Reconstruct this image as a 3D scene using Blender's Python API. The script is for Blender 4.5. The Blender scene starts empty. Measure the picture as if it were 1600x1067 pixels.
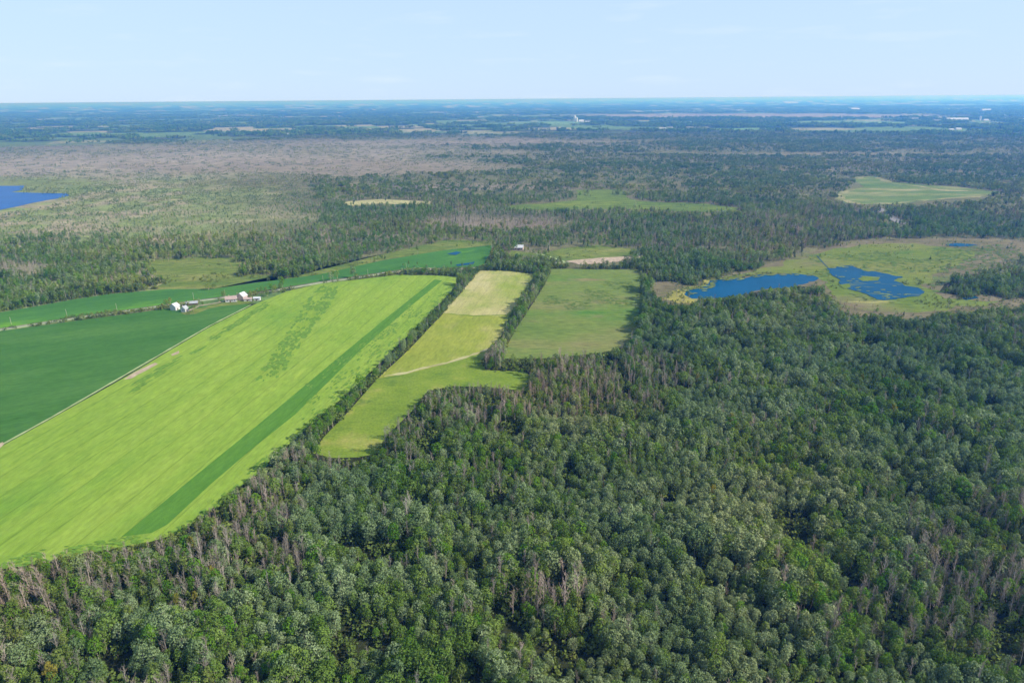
import bpy, bmesh, math, random
import numpy as np
from mathutils import Matrix, Vector

S = bpy.context.scene
COL = S.collection
R = math.radians
rng = np.random.default_rng(7)
random.seed(7)

# ------------------------------------------------------------------ camera
H = 200.0                       # drone height above the plain, metres
PITCH, ROLL = R(19.53), R(-0.47)
cam = bpy.data.cameras.new('camera')
cam.lens = 24.0; cam.sensor_width = 36.0
cam.clip_start = 0.5; cam.clip_end = 700000
cam_o = bpy.data.objects.new('camera', cam); COL.objects.link(cam_o)
RM = Matrix.Rotation(R(90) - PITCH, 3, 'X') @ Matrix.Rotation(ROLL, 3, 'Z')
cam_o.matrix_world = Matrix.Translation((0, 0, H)) @ RM.to_4x4()
S.camera = cam_o

# ------------------------------------------------------------------ sky and sun
SUN_EL, SUN_AZ = R(37), R(103)  # azimuth clockwise from the view direction (+Y)
W = bpy.data.worlds.new('World'); S.world = W; W.use_nodes = True
nt = W.node_tree; nt.nodes.clear()
wo = nt.nodes.new('ShaderNodeOutputWorld'); bg = nt.nodes.new('ShaderNodeBackground')
sky = nt.nodes.new('ShaderNodeTexSky'); sky.sky_type = 'NISHITA'; sky.sun_disc = False
sky.sun_elevation = SUN_EL; sky.sun_rotation = SUN_AZ; sky.altitude = 200
sky.air_density = 1.0; sky.dust_density = 0.3; sky.ozone_density = 3.0
bg.inputs['Strength'].default_value = 0.14
# a few faint wisps low in the sky
tc = nt.nodes.new('ShaderNodeTexCoord'); mp = nt.nodes.new('ShaderNodeMapping')
mp.inputs['Scale'].default_value = (5, 5, 34)
nz = nt.nodes.new('ShaderNodeTexNoise'); nz.inputs['Scale'].default_value = 1.6; nz.inputs['Detail'].default_value = 6
cr = nt.nodes.new('ShaderNodeValToRGB'); cr.color_ramp.elements[0].position = 0.56; cr.color_ramp.elements[1].position = 0.78
cr.color_ramp.elements[1].color = (0.32, 0.32, 0.32, 1)
mx = nt.nodes.new('ShaderNodeMix'); mx.data_type = 'RGBA'
mx.inputs[7].default_value = (4.5, 5.1, 5.9, 1)
nt.links.new(tc.outputs['Generated'], mp.inputs['Vector']); nt.links.new(mp.outputs[0], nz.inputs['Vector'])
nt.links.new(nz.outputs[0], cr.inputs[0]); nt.links.new(cr.outputs[0], mx.inputs[0])
# high thin summer haze: a pale veil over the whole sky
veil = nt.nodes.new('ShaderNodeMix'); veil.data_type = 'RGBA';  veil.inputs[7].default_value = (3.15, 4.2, 5.6, 1)
sz = nt.nodes.new('ShaderNodeSeparateXYZ'); nt.links.new(tc.outputs['Generated'], sz.inputs[0])
vr = nt.nodes.new('ShaderNodeMapRange'); vr.interpolation_type = 'SMOOTHSTEP'; nt.links.new(sz.outputs[2], vr.inputs[0])
vr.inputs[1].default_value = 0.0; vr.inputs[2].default_value = 0.75; vr.inputs[3].default_value = 0.9; vr.inputs[4].default_value = 0.12
nt.links.new(vr.outputs[0], veil.inputs[0]); nt.links.new(sky.outputs[0], veil.inputs[6]); nt.links.new(veil.outputs[2], mx.inputs[6]); nt.links.new(mx.outputs[2], bg.inputs['Color'])
nt.links.new(bg.outputs[0], wo.inputs['Surface'])

sun = bpy.data.lights.new('sun', 'SUN'); sun.energy = 4.9; sun.angle = R(0.53); sun.color = (1.0, 0.96, 0.90)
sun_o = bpy.data.objects.new('sun', sun); COL.objects.link(sun_o)
sd = Vector((math.sin(SUN_AZ) * math.cos(SUN_EL), math.cos(SUN_AZ) * math.cos(SUN_EL), math.sin(SUN_EL)))
sun_o.rotation_euler = sd.to_track_quat('Z', 'Y').to_euler(); sun_o.location = (200, -100, 400)

S.view_settings.view_transform = 'Standard'; S.view_settings.look = 'None'
S.view_settings.exposure = 0.4; S.view_settings.gamma = 1; S.view_settings.use_curve_mapping = False
S.render.engine = 'CYCLES'
cy = S.cycles
cy.max_bounces = 5; cy.diffuse_bounces = 2; cy.glossy_bounces = 2; cy.transmission_bounces = 2
cy.transparent_max_bounces = 4; cy.volume_bounces = 1; cy.caustics_reflective = False; cy.caustics_refractive = False
cy.use_denoising = True
S.render.film_transparent = False

# ------------------------------------------------------------------ helpers
def G(x, y, z=0.0):
    """picture position (1600 wide survey frame) -> point of the plain at height z"""
    d = RM @ Vector(((x - 800) / 1066.67, (533.5 - y) / 1066.67, -1))
    t = (z - H) / d.z
    return (d.x * t, d.y * t)

RMn = np.array(RM)
def PX(X, Y):
    """ground points -> survey frame position"""
    p = np.stack([X, Y, np.full_like(X, -H)], 0)
    c = RMn.T @ p
    return 800 + 1066.67 * c[0] / -c[2], 533.5 - 1066.67 * c[1] / -c[2]

def _h(i, j, s):
    n = (i.astype(np.int64) * 374761393 + j.astype(np.int64) * 668265263 + s * 1442695041) & 0xffffffff
    n = ((n ^ (n >> 13)) * 1274126177) & 0xffffffff
    return ((n ^ (n >> 16)) & 0xffff) / 65535.0
def vnoise(X, Y, sc, s=0, octv=3):
    out = np.zeros_like(X, dtype=float); a = 1.0; tot = 0
    for o in range(octv):
        x = X / sc; y = Y / sc
        i = np.floor(x); j = np.floor(y); fx = x - i; fy = y - j
        fx = fx * fx * (3 - 2 * fx); fy = fy * fy * (3 - 2 * fy)
        v = (_h(i, j, s + o) * (1 - fx) + _h(i + 1, j, s + o) * fx) * (1 - fy) + (_h(i, j + 1, s + o) * (1 - fx) + _h(i + 1, j + 1, s + o) * fx) * fy
        out += a * v; tot += a; a *= 0.55; sc = sc * 0.48
    return out / tot

def inside(px, py, poly):
    r = np.zeros(px.shape, bool)
    n = len(poly)
    for k in range(n):
        x0, y0 = poly[k]; x1, y1 = poly[(k + 1) % n]
        if y0 == y1: continue
        c = ((y0 > py) != (y1 > py)) & (px < (x1 - x0) * (py - y0) / (y1 - y0) + x0)
        r ^= c
    return r

def tag(o, label=None, cat=None, group=None, kind=None):
    if label: o['label'] = label
    if cat: o['category'] = cat
    if group: o['group'] = group
    if kind: o['kind'] = kind
    return o

def mesh_obj(name, verts, faces, mat, parent=None, loc=None, smooth=False):
    me = bpy.data.meshes.new(name)
    me.from_pydata([tuple(v) for v in verts], [], faces); me.update()
    me.materials.append(mat)
    if smooth: me.polygons.foreach_set('use_smooth', [True] * len(me.polygons))
    o = bpy.data.objects.new(name, me); COL.objects.link(o)
    if parent: o.parent = parent
    if loc: o.location = loc
    return o

class NT:
    """tiny material builder"""
    def __init__(s, name):
        s.m = bpy.data.materials.new(name); s.m.use_nodes = True
        s.t = s.m.node_tree; s.t.nodes.clear()
        s.out = s.t.nodes.new('ShaderNodeOutputMaterial')
    def n(s, typ, **kw):
        a = s.t.nodes.new(typ)
        for k, v in kw.items():
            if k in a.inputs: a.inputs[k].default_value = v
            else: setattr(a, k, v)
        return a
    def l(s, a, b): s.t.links.new(a, b)
    def coord(s, rot=0.0, scale=(1, 1, 1)):
        g = s.n('ShaderNodeNewGeometry'); m = s.n('ShaderNodeMapping')
        m.vector_type = 'POINT'
        m.inputs['Rotation'].default_value = (0, 0, rot); 
        m2 = s.n('ShaderNodeMapping'); m2.inputs['Scale'].default_value = scale
        s.l(g.outputs['Position'], m.inputs[0]); s.l(m.outputs[0], m2.inputs[0])
        return m2.outputs[0]
    def noise(s, vec, scale, detail=4, rough=0.55):
        n = s.n('ShaderNodeTexNoise'); n.inputs['Scale'].default_value = scale
        n.inputs['Detail'].default_value = detail; n.inputs['Roughness'].default_value = rough
        if vec is not None: s.l(vec, n.inputs['Vector'])
        return n.outputs[0]
    def ramp(s, fac, stops):
        r = s.n('ShaderNodeValToRGB'); e = r.color_ramp.elements
        while len(e) < len(stops): e.new(0.5)
        for k, (p, c) in enumerate(stops):
            e[k].position = p; e[k].color = (*c, 1) if len(c) == 3 else c
        s.l(fac, r.inputs[0]); return r.outputs[0]
    def mix(s, fac, a, b, mode='MIX'):
        m = s.n('ShaderNodeMix'); m.data_type = 'RGBA'; m.blend_type = mode
        for v, i in ((fac, 0), (a, 6), (b, 7)):
            if hasattr(v, 'links'): s.l(v, m.inputs[i])
            else: m.inputs[i].default_value = v if i == 0 else ((*v, 1) if len(v) == 3 else v)
        return m.outputs[2]
    def diffuse(s, col, rough=1.0, bump=None, dist=1.0, strength=0.6):
        d = s.n('ShaderNodeBsdfDiffuse')
        if hasattr(col, 'links'): s.l(col, d.inputs[0])
        else: d.inputs[0].default_value = (*col, 1)
        if bump is not None:
            b = s.n('ShaderNodeBump'); b.inputs['Strength'].default_value = strength; b.inputs['Distance'].default_value = dist
            s.l(bump, b.inputs['Height']); s.l(b.outputs[0], d.inputs['Normal'])
        s.l(d.outputs[0], s.out.inputs[0]); return s.m

def simple(name, c, var=0.15, sc=0.6):
    m = NT(name); v = m.coord(); n = m.noise(v, sc)
    a = tuple(max(0, x * (1 - var)) for x in c); b = tuple(x * (1 + var) for x in c)
    return m.diffuse(m.ramp(n, [(0.3, a), (0.7, b)]))

def field_mat(name, stops, rot=0.0, stretch=(1, 1, 1), sc=0.02, fine=0.5, fine_amt=0.35, lines=None, patches=None):
    m = NT(name); v = m.coord(rot, stretch)
    base = m.ramp(m.noise(v, sc, 6, 0.6), stops)
    if patches:
        for (psc, lo, hi, col, st) in patches:
            vp = m.coord(rot, st)
            f = m.ramp(m.noise(vp, psc, 5, 0.6), [(lo, (0, 0, 0)), (hi, (1, 1, 1))])
            base = m.mix(f, base, col)
    vf = m.coord(rot, (1, 1, 1) if stretch == (1, 1, 1) else (0.25, 1, 1))
    fn = m.ramp(m.noise(vf, fine, 3, 0.7), [(0.3, (1 - fine_amt,) * 3), (0.7, (1 + fine_amt * 0.6,) * 3)])
    base = m.mix(1.0, base, fn, 'MULTIPLY')
    mo = m.ramp(m.noise(m.coord(rot, (0.35, 1, 1)), 0.13, 4, 0.65), [(0.32, (0.90, 0.92, 0.90)), (0.68, (1.08, 1.06, 1.06))])
    base = m.mix(1.0, base, mo, 'MULTIPLY')
    if lines:
        sp, wd, dk = lines
        sx = m.n('ShaderNodeSeparateXYZ'); m.l(m.coord(rot), sx.inputs[0])
        wob = m.noise(m.coord(rot, (0.02, 0.1, 1)), 1.0, 2)
        ma = m.n('ShaderNodeMath', operation='MULTIPLY_ADD'); m.l(wob, ma.inputs[0]); ma.inputs[1].default_value = 3.0; m.l(sx.outputs[1], ma.inputs[2])
        md = m.n('ShaderNodeMath', operation='PINGPONG'); m.l(ma.outputs[0], md.inputs[0]); md.inputs[1].default_value = sp
        lt = m.n('ShaderNodeMapRange'); m.l(md.outputs[0], lt.inputs[0])
        lt.inputs[1].default_value = wd * 0.4; lt.inputs[2].default_value = wd; lt.inputs[3].default_value = dk; lt.inputs[4].default_value = 1.0
        base = m.mix(1.0, base, lt.outputs[0], 'MULTIPLY')
    return m.diffuse(base, bump=m.noise(m.coord(), 0.9, 3, 0.7), dist=0.6, strength=0.35)

def dense(poly, step=12.0, amp=1.0, seed=0):
    """world outline of a survey polygon, edges broken up and ragged"""
    P = [G(*p) for p in poly]; out = []
    for k in range(len(P)):
        a = np.array(P[k]); b = np.array(P[(k + 1) % len(P)])
        L = np.linalg.norm(b - a)
        st = max(step, L / 60); n = max(1, int(L / st))
        for i in range(n): out.append(a + (b - a) * i / n)
    out = np.array(out)
    if amp > 0:
        out[:, 0] += (vnoise(out[:, 0], out[:, 1], step * 2.5, seed) - 0.5) * 2 * amp
        out[:, 1] += (vnoise(out[:, 0] + 900, out[:, 1], step * 2.5, seed + 5) - 0.5) * 2 * amp
    return out

def sheet(name, poly, z, mat, step=12.0, amp=1.0, seed=0, kind='structure', world=None):
    P = dense(poly, step, amp, seed) if world is None else np.array(world)
    o = mesh_obj(name, [(x, y, z) for x, y in P], [list(range(len(P)))], mat)
    if o.data.polygons[0].normal.z < 0:
        o.data.flip_normals()
    o['kind'] = kind
    return o

def ribbon(name, pts, width, z, mat, sub=10, amp=0.5):
    P = np.array([G(*p) for p in pts]); Q = []
    for k in range(len(P) - 1):
        n = max(1, int(np.linalg.norm(P[k + 1] - P[k]) / sub))
        for i in range(n): Q.append(P[k] + (P[k + 1] - P[k]) * i / n)
    Q.append(P[-1]); Q = np.array(Q)
    T = np.gradient(Q, axis=0); T /= np.linalg.norm(T, axis=1)[:, None]
    N = np.stack([-T[:, 1], T[:, 0]], 1)
    wv = width * 0.5 * (1 + (rng.random(len(Q)) - .5) * amp)
    V = [(*(q + n * w), z) for q, n, w in zip(Q, N, wv)] + [(*(q - n * w), z) for q, n, w in zip(Q, N, wv)]
    m = len(Q)
    o = mesh_obj(name, V, [(i + m, i + 1 + m, i + 1, i) for i in range(m - 1)], mat)
    o['kind'] = 'structure'; return o

# ------------------------------------------------------------------ survey outlines
BARLEY = [(450,455),(500,444),(560,437),(620,430),(690,431),(722,434),(700,462),(660,503),(600,562),(540,618),(500,652),(460,688),(425,718),(398,745),(370,765),(345,790),(310,812),(285,832),(230,848),(130,865),(60,880),(0,890),(-160,925),(-160,780),(0,699),(80,655),(200,587),(330,510),(400,475)]
STRIP = [(680,437),(691,439),(640,480),(562,549),(461,648),(400,697),(330,757),(262,820),(238,833),(191,839),(250,790),(325,728),(401,666),(470,608),(540,550),(610,492)]
SOY = [(-160,540),(0,518),(130,500),(250,484),(375,474),(392,477),(325,511),(197,585),(80,652),(0,696),(-160,776)]
CREEKFIELD = [(-160,512),(0,488),(60,478),(110,469),(170,460),(262,452),(330,452),(400,442),(501,429),(602,406),(693,391),(769,383),(766,398),(757,412),(745,417),(690,419),(635,420),(602,425),(501,440),(440,450),(330,466),(250,477),(130,493),(0,513),(-160,535)]
HAY = [(750,423),(800,424),(838,429),(825,448),(803,480),(787,520),(766,546),(700,567),(640,584),(590,592),(600,582),(640,545),(700,482)]
HAYTOP = [(750,423),(800,424),(838,429),(825,448),(803,480),(795,492),(740,494),(692,490)]
LOWMEADOW = [(590,591),(640,583),(700,566),(766,545),(752,565),(758,578),(820,581),(828,590),(825,611),(760,605),(705,603),(668,612),(652,632),(605,680),(590,708),(560,714),(520,715),(488,708),(505,684),(540,648)]
MEADOW = [(862,420),(930,421),(1000,421),(1003,470),(998,510),(990,530),(960,548),(900,556),(850,560),(783,561),(790,545),(805,515),(828,480),(850,445)]
NORTHSCRUB = [(786,402),(832,399),(850,403),(884,410),(1000,400),(990,390),(930,383),(880,388),(845,397),(800,392)]
MARSH = [(1012,435),(1075,445),(1130,430),(1190,413),(1240,403),(1290,384),(1350,376),(1440,373),(1520,371),(1600,376),(1760,378),(1760,398),(1600,402),(1540,424),(1495,436),(1462,456),(1500,462),(1590,460),(1760,462),(1760,478),(1600,482),(1540,488),(1500,493),(1400,502),(1330,494),(1290,478),(1280,450),(1240,446),(1160,462),(1110,472),(1060,480),(1030,474),(1012,455)]
LAKE = [(1066,460),(1085,452),(1106,448),(1110,438),(1150,437),(1190,429),(1240,428),(1276,431),(1281,436),(1262,442),(1240,448),(1200,452),(1150,462),(1110,467),(1085,467)]
POND = [(1296,421),(1325,415),(1345,423),(1385,428),(1412,434),(1400,440),(1420,448),(1436,450),(1446,456),(1438,463),(1400,468),(1370,469),(1350,459),(1315,448),(1309,436),(1298,428)]
FARLAKE = [(-200,288),(0,291),(38,291),(34,297),(20,301),(60,302),(95,303),(103,306),(95,310),(50,318),(0,328),(-200,352)]
CLEARING = [(1306,308),(1312,300),(1350,292),(1332,282),(1340,277),(1370,276),(1388,285),(1420,287),(1450,290),(1500,293),(1560,300),(1568,303),(1520,308),(1470,312),(1420,318),(1370,321),(1320,318)]
GREENSTRIP = [(785,323),(845,318),(898,313),(903,298),(960,296),(975,303),(1000,315),(1100,320),(1155,325),(1155,332),(1080,331),(980,327),(900,328),(790,328)]
PALESTRIP = [(530,320),(545,315),(600,312),(672,315),(668,320),(600,319),(550,323)]
SCRUB = [(225,408),(300,403),(380,402),(395,418),(360,430),(440,430),(440,438),(400,441),(330,451),(262,453),(235,453),(262,440),(240,425),(210,412)]
REEDSTRIP = [(330,452),(440,437),(560,405),(640,388),(700,374),(772,378),(769,383),(693,391),(602,406),(501,429),(400,442)]
FARM = [(238,486),(300,470),(360,462),(410,458),(450,453),(440,462),(400,474),(385,476),(330,480),(300,490),(262,492)]
ROADLOT = [(884,404),(1000,396),(1004,405),(950,412),(890,415)]
ROADLOT2 = [(1366,326),(1386,326),(1420,352),(1400,354)]
LOT = [(798,383),(825,383),(832,400),(800,402)]
LAKESHORE = [(-200,282),(0,286),(60,284),(118,290),(125,305),(105,318),(60,324),(0,332),(-200,362)]
CLEAR = [BARLEY, SOY, CREEKFIELD, HAY, LOWMEADOW, MEADOW, LAKE, POND, FARLAKE, CLEARING]
LIGHTCLEAR = [NORTHSCRUB, MARSH, GREENSTRIP, PALESTRIP, SCRUB, REEDSTRIP, FARM, LOT, ROADLOT, ROADLOT2]

def soft(px, py, cx, cy_, rx, ry, X=None, Y=None, s=0):
    d = np.sqrt(((px - cx) / rx) ** 2 + ((py - cy_) / ry) ** 2)
    return np.clip((1.25 - d) / 0.5, 0, 1)

# ------------------------------------------------------------------ the plain
def cover(X, Y):
    px, py = PX(X, Y)
    D = np.hypot(X, Y)
    n1 = vnoise(X, Y, 60, 1); n2 = vnoise(X, Y, 260, 2); n3 = vnoise(X, Y, 1100, 3); n4 = vnoise(X, Y, 25, 4, 2)
    wob = (n2 - .5) * 2
    C = np.zeros(X.shape + (3,)); C[:] = (0.036, 0.042, 0.018)
    def put(mask, col):
        nonlocal C
        m = np.clip(mask, 0, 1)[..., None]; C = C * (1 - m) + np.array(col) * m
    # brown-green woodland of the middle distance
    mid = np.clip((np.where(px < 800, 470, 440) - py) / 30, 0, 1); put(mid, (0.15, 0.15, 0.07)); put(mid * np.clip((n1 - .5) * 4, 0, 1) * .6, (0.18, 0.155, 0.085))
    # swamp on the left
    sw = np.clip((470 - px + wob * 160 - np.abs(py - 335) * 1.6 + 60) / 160, 0, 1) * (py > 262)
    put(sw, (0.20, 0.235, 0.085)); put(sw * np.clip((n1 - .45) * 5, 0, 1), (0.30, 0.26, 0.16))
    # bleached reed country
    be = np.clip((860 + wob * 260 - px) / 400, 0, 1) * np.clip(1.3 - np.abs(py - 252 + wob * 10 + (px - 300) * 0.028) / 26, 0, 1)
    put(be, (0.28, 0.24, 0.175)); put(be * np.clip((n1 - .5) * 4, 0, 1) * .5, (0.17, 0.16, 0.1))
    # reed strips
    for cx, cy_, rx, ry in ((120, 231, 200, 4), (640, 222, 320, 5), (500, 262, 300, 9), (760, 350, 110, 9), (1290, 241, 300, 2.5), (1420, 262, 250, 10), (700, 290, 220, 5), (560, 372, 120, 9)):
        put(soft(px + wob * 30, py + wob * ry, cx, cy_, rx, ry) * (.8 if px is None or cx < 1000 else .4), (0.24, 0.20, 0.14))
    put(soft(px + wob * 20, py + wob * 4, 60, 288, 90, 12) * .8, (0.16, 0.20, 0.06))
    # far farmland: fields between woods
    far = np.clip((D - 3600) / 1500, 0, 1)
    fx = vnoise(X * 0.6, Y, 700, 21, 2); cell = _h(np.floor((X + 0.3 * Y) / 330), np.floor((Y - 0.3 * X) / 260), 5)
    put(far, (0.035, 0.055, 0.025))
    put(far * (fx > 0.48) * (cell > 0.4), (0.13, 0.20, 0.06)); put(far * (fx > 0.5) * (cell > 0.78), (0.30, 0.27, 0.15))
    put(far * soft(px, py + wob * 2, 1180, 181, 300, 3), (0.26, 0.22, 0.17))
    put(far * soft(px, py + wob * 1.5, 1320, 192, 90, 3), (0.17, 0.26, 0.08)); put(far * soft(px, py, 1280, 202, 60, 2), (0.28, 0.26, 0.13)); put(far*soft(px,py,860,192,60,2),(.16,.26,.1)); put(far*soft(px,py,1130,202,60,1.3),(.16,.28,.1))
    # farmyard grass
    put(inside(px, py, FARM), (0.12, 0.19, 0.06))
    C *= (0.8 + 0.4 * n4)[..., None]
    return C

rows = []
y = 1200.0
while y > 162:
    rows.append(y); y -= 4.5 if y > 500 else 2.2 if y > 330 else 1.1
dep = [PITCH + math.atan((yy - 533.5) / 1066.67) for yy in rows]
rad = [H / math.tan(d) for d in dep] + [45000, 62000, 120000, 260000]
rad = [60.0, 110.0] + [r for r in rad if r > 120]
ang = list(np.arange(-56, 56.01, 0.19)) + list(np.arange(61, 300, 5.0))
rad = np.array(rad); angr = np.radians(np.array(ang))
AA, RR = np.meshgrid(angr, rad)
GX, GY = np.sin(AA) * RR, np.cos(AA) * RR
cov = np.zeros(GX.shape + (3,)); vis = np.cos(AA) > 0.5
cov[:] = (0.045, 0.055, 0.028)
cov[vis] = cover(GX[vis], GY[vis])
nr, na = GX.shape
V = np.stack([GX.ravel(), GY.ravel(), np.zeros(GX.size)], 1)
V = np.vstack([V, [[0, 0, 0]]])
ii, jj = np.meshgrid(np.arange(nr - 1), np.arange(na), indexing='ij')
a = ii * na + jj; b = ii * na + (jj + 1) % na
quads = np.stack([b, a, a + na, b + na], -1).reshape(-1, 4)
me = bpy.data.meshes.new('ground')
tri0 = [(nr * na, (j + 1) % na, j)[::-1] for j in range(na)]
nq = len(quads)
me.vertices.add(len(V)); me.vertices.foreach_set('co', V.astype(np.float32).ravel())
me.loops.add(nq * 4 + na * 3)
li = np.concatenate([quads.ravel(), np.array(tri0).ravel()]).astype(np.int32)
me.loops.foreach_set('vertex_index', li)
me.polygons.add(nq + na)
ls = np.concatenate([np.arange(nq) * 4, nq * 4 + np.arange(na) * 3]).astype(np.int32)
me.polygons.foreach_set('loop_start', ls)
me.update(calc_edges=True); me.validate()
at = me.attributes.new('cover', 'FLOAT_COLOR', 'POINT')
cc = np.ones((len(V), 4), np.float32); cc[:-1, :3] = cov.reshape(-1, 3); cc[-1, :3] = (.045, .055, .028)
at.data.foreach_set('color', cc.ravel())
m = NT('plain_ground'); an = m.n('ShaderNodeAttribute', attribute_name='cover')
v = m.coord()
f1 = m.ramp(m.noise(v, 0.35, 4, 0.7), [(0.3, (0.6,) * 3), (0.7, (1.35,) * 3)])
f2 = m.ramp(m.noise(v, 0.035, 4, 0.7), [(0.3, (0.72,) * 3), (0.7, (1.25,) * 3)])
c = m.mix(1.0, m.mix(1.0, an.outputs['Color'], f1, 'MULTIPLY'), f2, 'MULTIPLY')
me.materials.append(m.diffuse(c, bump=m.noise(v, 0.3, 4, 0.7), dist=1.2, strength=0.6))
go = bpy.data.objects.new('ground', me); COL.objects.link(go)
if me.polygons[0].normal.z < 0: me.flip_normals()
go['kind'] = 'structure'; go['label'] = 'flat wooded and marshy plain reaching to the hazy horizon'

# ------------------------------------------------------------------ field sheets
def direction(p, q):
    a = G(*p); b = G(*q); return math.atan2(b[1] - a[1], b[0] - a[0])
rb = -direction((200, 587), (400, 475))
rs = -direction((0, 518), (250, 484))
rh = -direction((640, 545), (750, 423))
M_barley = field_mat('barley_green', [(0.22, (0.175, 0.285, 0.036)), (0.5, (0.222, 0.325, 0.044)), (0.78, (0.275, 0.36, 0.058))], rb, (0.10, 1, 1), 0.045, 0.5, 0.2, lines=(9, 0.75, 0.80),
                     patches=[(0.01, 0.52, 0.72, (0.14, 0.265, 0.034), (0.6, 1, 1)), (0.03, 0.6, 0.75, (0.32, 0.40, 0.06), (0.2, 1, 1))])
M_dark = field_mat('dark_crop', [(0.3, (0.075, 0.185, 0.024)), (0.7, (0.10, 0.215, 0.03))], rb, (0.12, 1, 1), 0.05, 0.5, 0.14, lines=(9, 0.6, 0.85))
M_soy = field_mat('soy_green', [(0.3, (0.047, 0.135, 0.026)), (0.7, (0.085, 0.185, 0.040))], rs, (0.3, 1, 1), 0.022, 0.6, 0.22, lines=(6, 0.5, 0.85))
M_creek = field_mat('creek_crop', [(0.3, (0.05, 0.14, 0.032)), (0.7, (0.08, 0.20, 0.038))], rs, (0.3, 1, 1), 0.02, 0.4, 0.16, patches=[(0.012, 0.58, 0.72, (0.16, 0.34, 0.03), (0.5, 1, 1))])
M_hay = field_mat('hay_olive', [(0.3, (0.20, 0.25, 0.035)), (0.55, (0.27, 0.30, 0.05)), (0.8, (0.36, 0.34, 0.10))], rh, (0.5, 1, 1), 0.03, 0.5, 0.22, lines=(7, 0.8, 0.93), patches=[(0.02, 0.54, 0.7, (0.36, 0.33, 0.12), (0.5, 1, 1))])
M_haytop = field_mat('hay_yellow', [(0.25, (0.27, 0.30, 0.075)), (0.5, (0.39, 0.36, 0.14)), (0.8, (0.50, 0.44, 0.24))], rh, (0.25, 1, 1), 0.03, 0.5, 0.16, lines=(7, 0.9, 0.9),
                    patches=[(0.012, 0.5, 0.66, (0.25, 0.30, 0.06), (1, 1, 1))])
M_low = field_mat('meadow_green', [(0.3, (0.13, 0.205, 0.026)), (0.55, (0.195, 0.26, 0.035)), (0.8, (0.29, 0.31, 0.06))], 0, (1, 1, 1), 0.03, 0.5, 0.25, patches=[(0.03, 0.54, 0.70, (0.30, 0.29, 0.08), (1, 1, 1)), (0.04, 0.58, 0.7, (0.10, 0.17, 0.03), (1, 1, 1))])
M_mead = field_mat('rough_meadow', [(0.25, (0.11, 0.175, 0.035)), (0.5, (0.16, 0.21, 0.05)), (0.75, (0.23, 0.205, 0.085))], 0.05, (0.45, 1, 1), 0.014, 0.4, 0.3,
                   patches=[(0.012, 0.56, 0.7, (0.09, 0.20, 0.03), (0.4, 1, 1)), (0.02, 0.6, 0.72, (0.25, 0.20, 0.10), (0.4, 1, 1))])
M_marsh = field_mat('marsh_sedge', [(0.25, (0.10, 0.17, 0.028)), (0.5, (0.165, 0.20, 0.040)), (0.75, (0.22, 0.21, 0.065))], 0.1, (0.5, 1, 1), 0.010, 0.25, 0.3,
                    patches=[(0.008, 0.5, 0.66, (0.20, 0.165, 0.095), (0.5, 1, 1)), (0.02, 0.62, 0.74, (0.40, 0.36, 0.13), (0.4, 1, 1)), (0.013, 0.6, 0.7, (0.06, 0.15, 0.03), (0.5, 1, 1))])
M_clear = field_mat('clearing_grass', [(0.3, (0.10, 0.17, 0.05)), (0.55, (0.15, 0.20, 0.06)), (0.7, (0.34, 0.30, 0.15))], 0, (0.25, 1, 1), 0.013, 0.1, 0.3)
M_strip = field_mat('strip_grass', [(0.3, (0.09, 0.15, 0.035)), (0.6, (0.15, 0.20, 0.04)), (0.8, (0.25, 0.27, 0.06))], 0, (0.4, 1, 1), 0.010, 0.1, 0.4)
M_straw = field_mat('straw', [(0.3, (0.30, 0.28, 0.12)), (0.7, (0.48, 0.44, 0.22))], 0, (0.5, 1, 1), 0.05, 0.5, 0.2)
M_scrub = field_mat('scrub_grass', [(0.3, (0.09, 0.15, 0.03)), (0.52, (0.16, 0.20, 0.045)), (0.8, (0.28, 0.26, 0.09))], 0, (0.4, 1, 1), 0.03, 0.3, 0.45)
M_verge = field_mat('verge_grass', [(0.3, (0.25, 0.33, 0.13)), (0.7, (0.42, 0.48, 0.25))], 0, (1, 1, 1), 0.1, 0.6, 0.15)
M_dirt = simple('dirt', (0.40, 0.31, 0.22), 0.25, 0.2)
M_asph = simple('gravel_grey', (0.27, 0.25, 0.22), 0.2, 0.3)

tag(sheet('field', BARLEY + [], 0.30, M_barley, 14, 0.8, 1), 'bright yellow-green grain field filling the left middle of the land')
sheet('field', STRIP, 0.36, M_dark, 20, 0.5, 2)['label'] = 'long darker green crop strip inside the bright field'
sheet('field', SOY, 0.22, M_soy, 20, 0.6, 3)['label'] = 'dark green crop field at the left edge below the farm road'
sheet('field', CREEKFIELD, 0.16, M_creek, 20, 2.5, 4)['label'] = 'narrow green field along the far side of the farm road'
sheet('field', HAY, 0.20, M_hay, 14, 1.0, 5)['label'] = 'olive hay field between two tree rows'
sheet('field', HAYTOP, 0.26, M_haytop, 6, 5.0, 6)['label'] = 'straw-yellow mown top of the hay field'
sheet('field', LOWMEADOW, 0.14, M_low, 14, 1.5, 7)['label'] = 'yellow-green grass meadow running down to the forest'
sheet('field', MEADOW, 0.18, M_mead, 16, 2.0, 8)['label'] = 'rough square meadow between tree row and forest'
sheet('meadow', NORTHSCRUB, 0.10, M_scrub, 14, 4, 9)['label'] = 'scrubby green clearing by the small white-roofed house'
INNER = [(1120,440),(1150,432),(1200,418),(1280,395),(1340,384),(1420,380),(1500,390),(1540,396),(1500,412),(1465,430),(1445,445),(1480,466),(1570,470),(1500,484),(1400,490),(1340,484),(1303,470),(1292,440),(1240,426),(1180,430)]
M_brown = field_mat('brown_sedge', [(0.25, (0.12, 0.125, 0.05)), (0.5, (0.18, 0.155, 0.085)), (0.75, (0.25, 0.21, 0.13))], 0.1, (0.6, 1, 1), 0.02, 0.3, 0.4, patches=[(0.016, 0.55, 0.7, (0.12, 0.18, 0.035), (0.5, 1, 1))])
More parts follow.
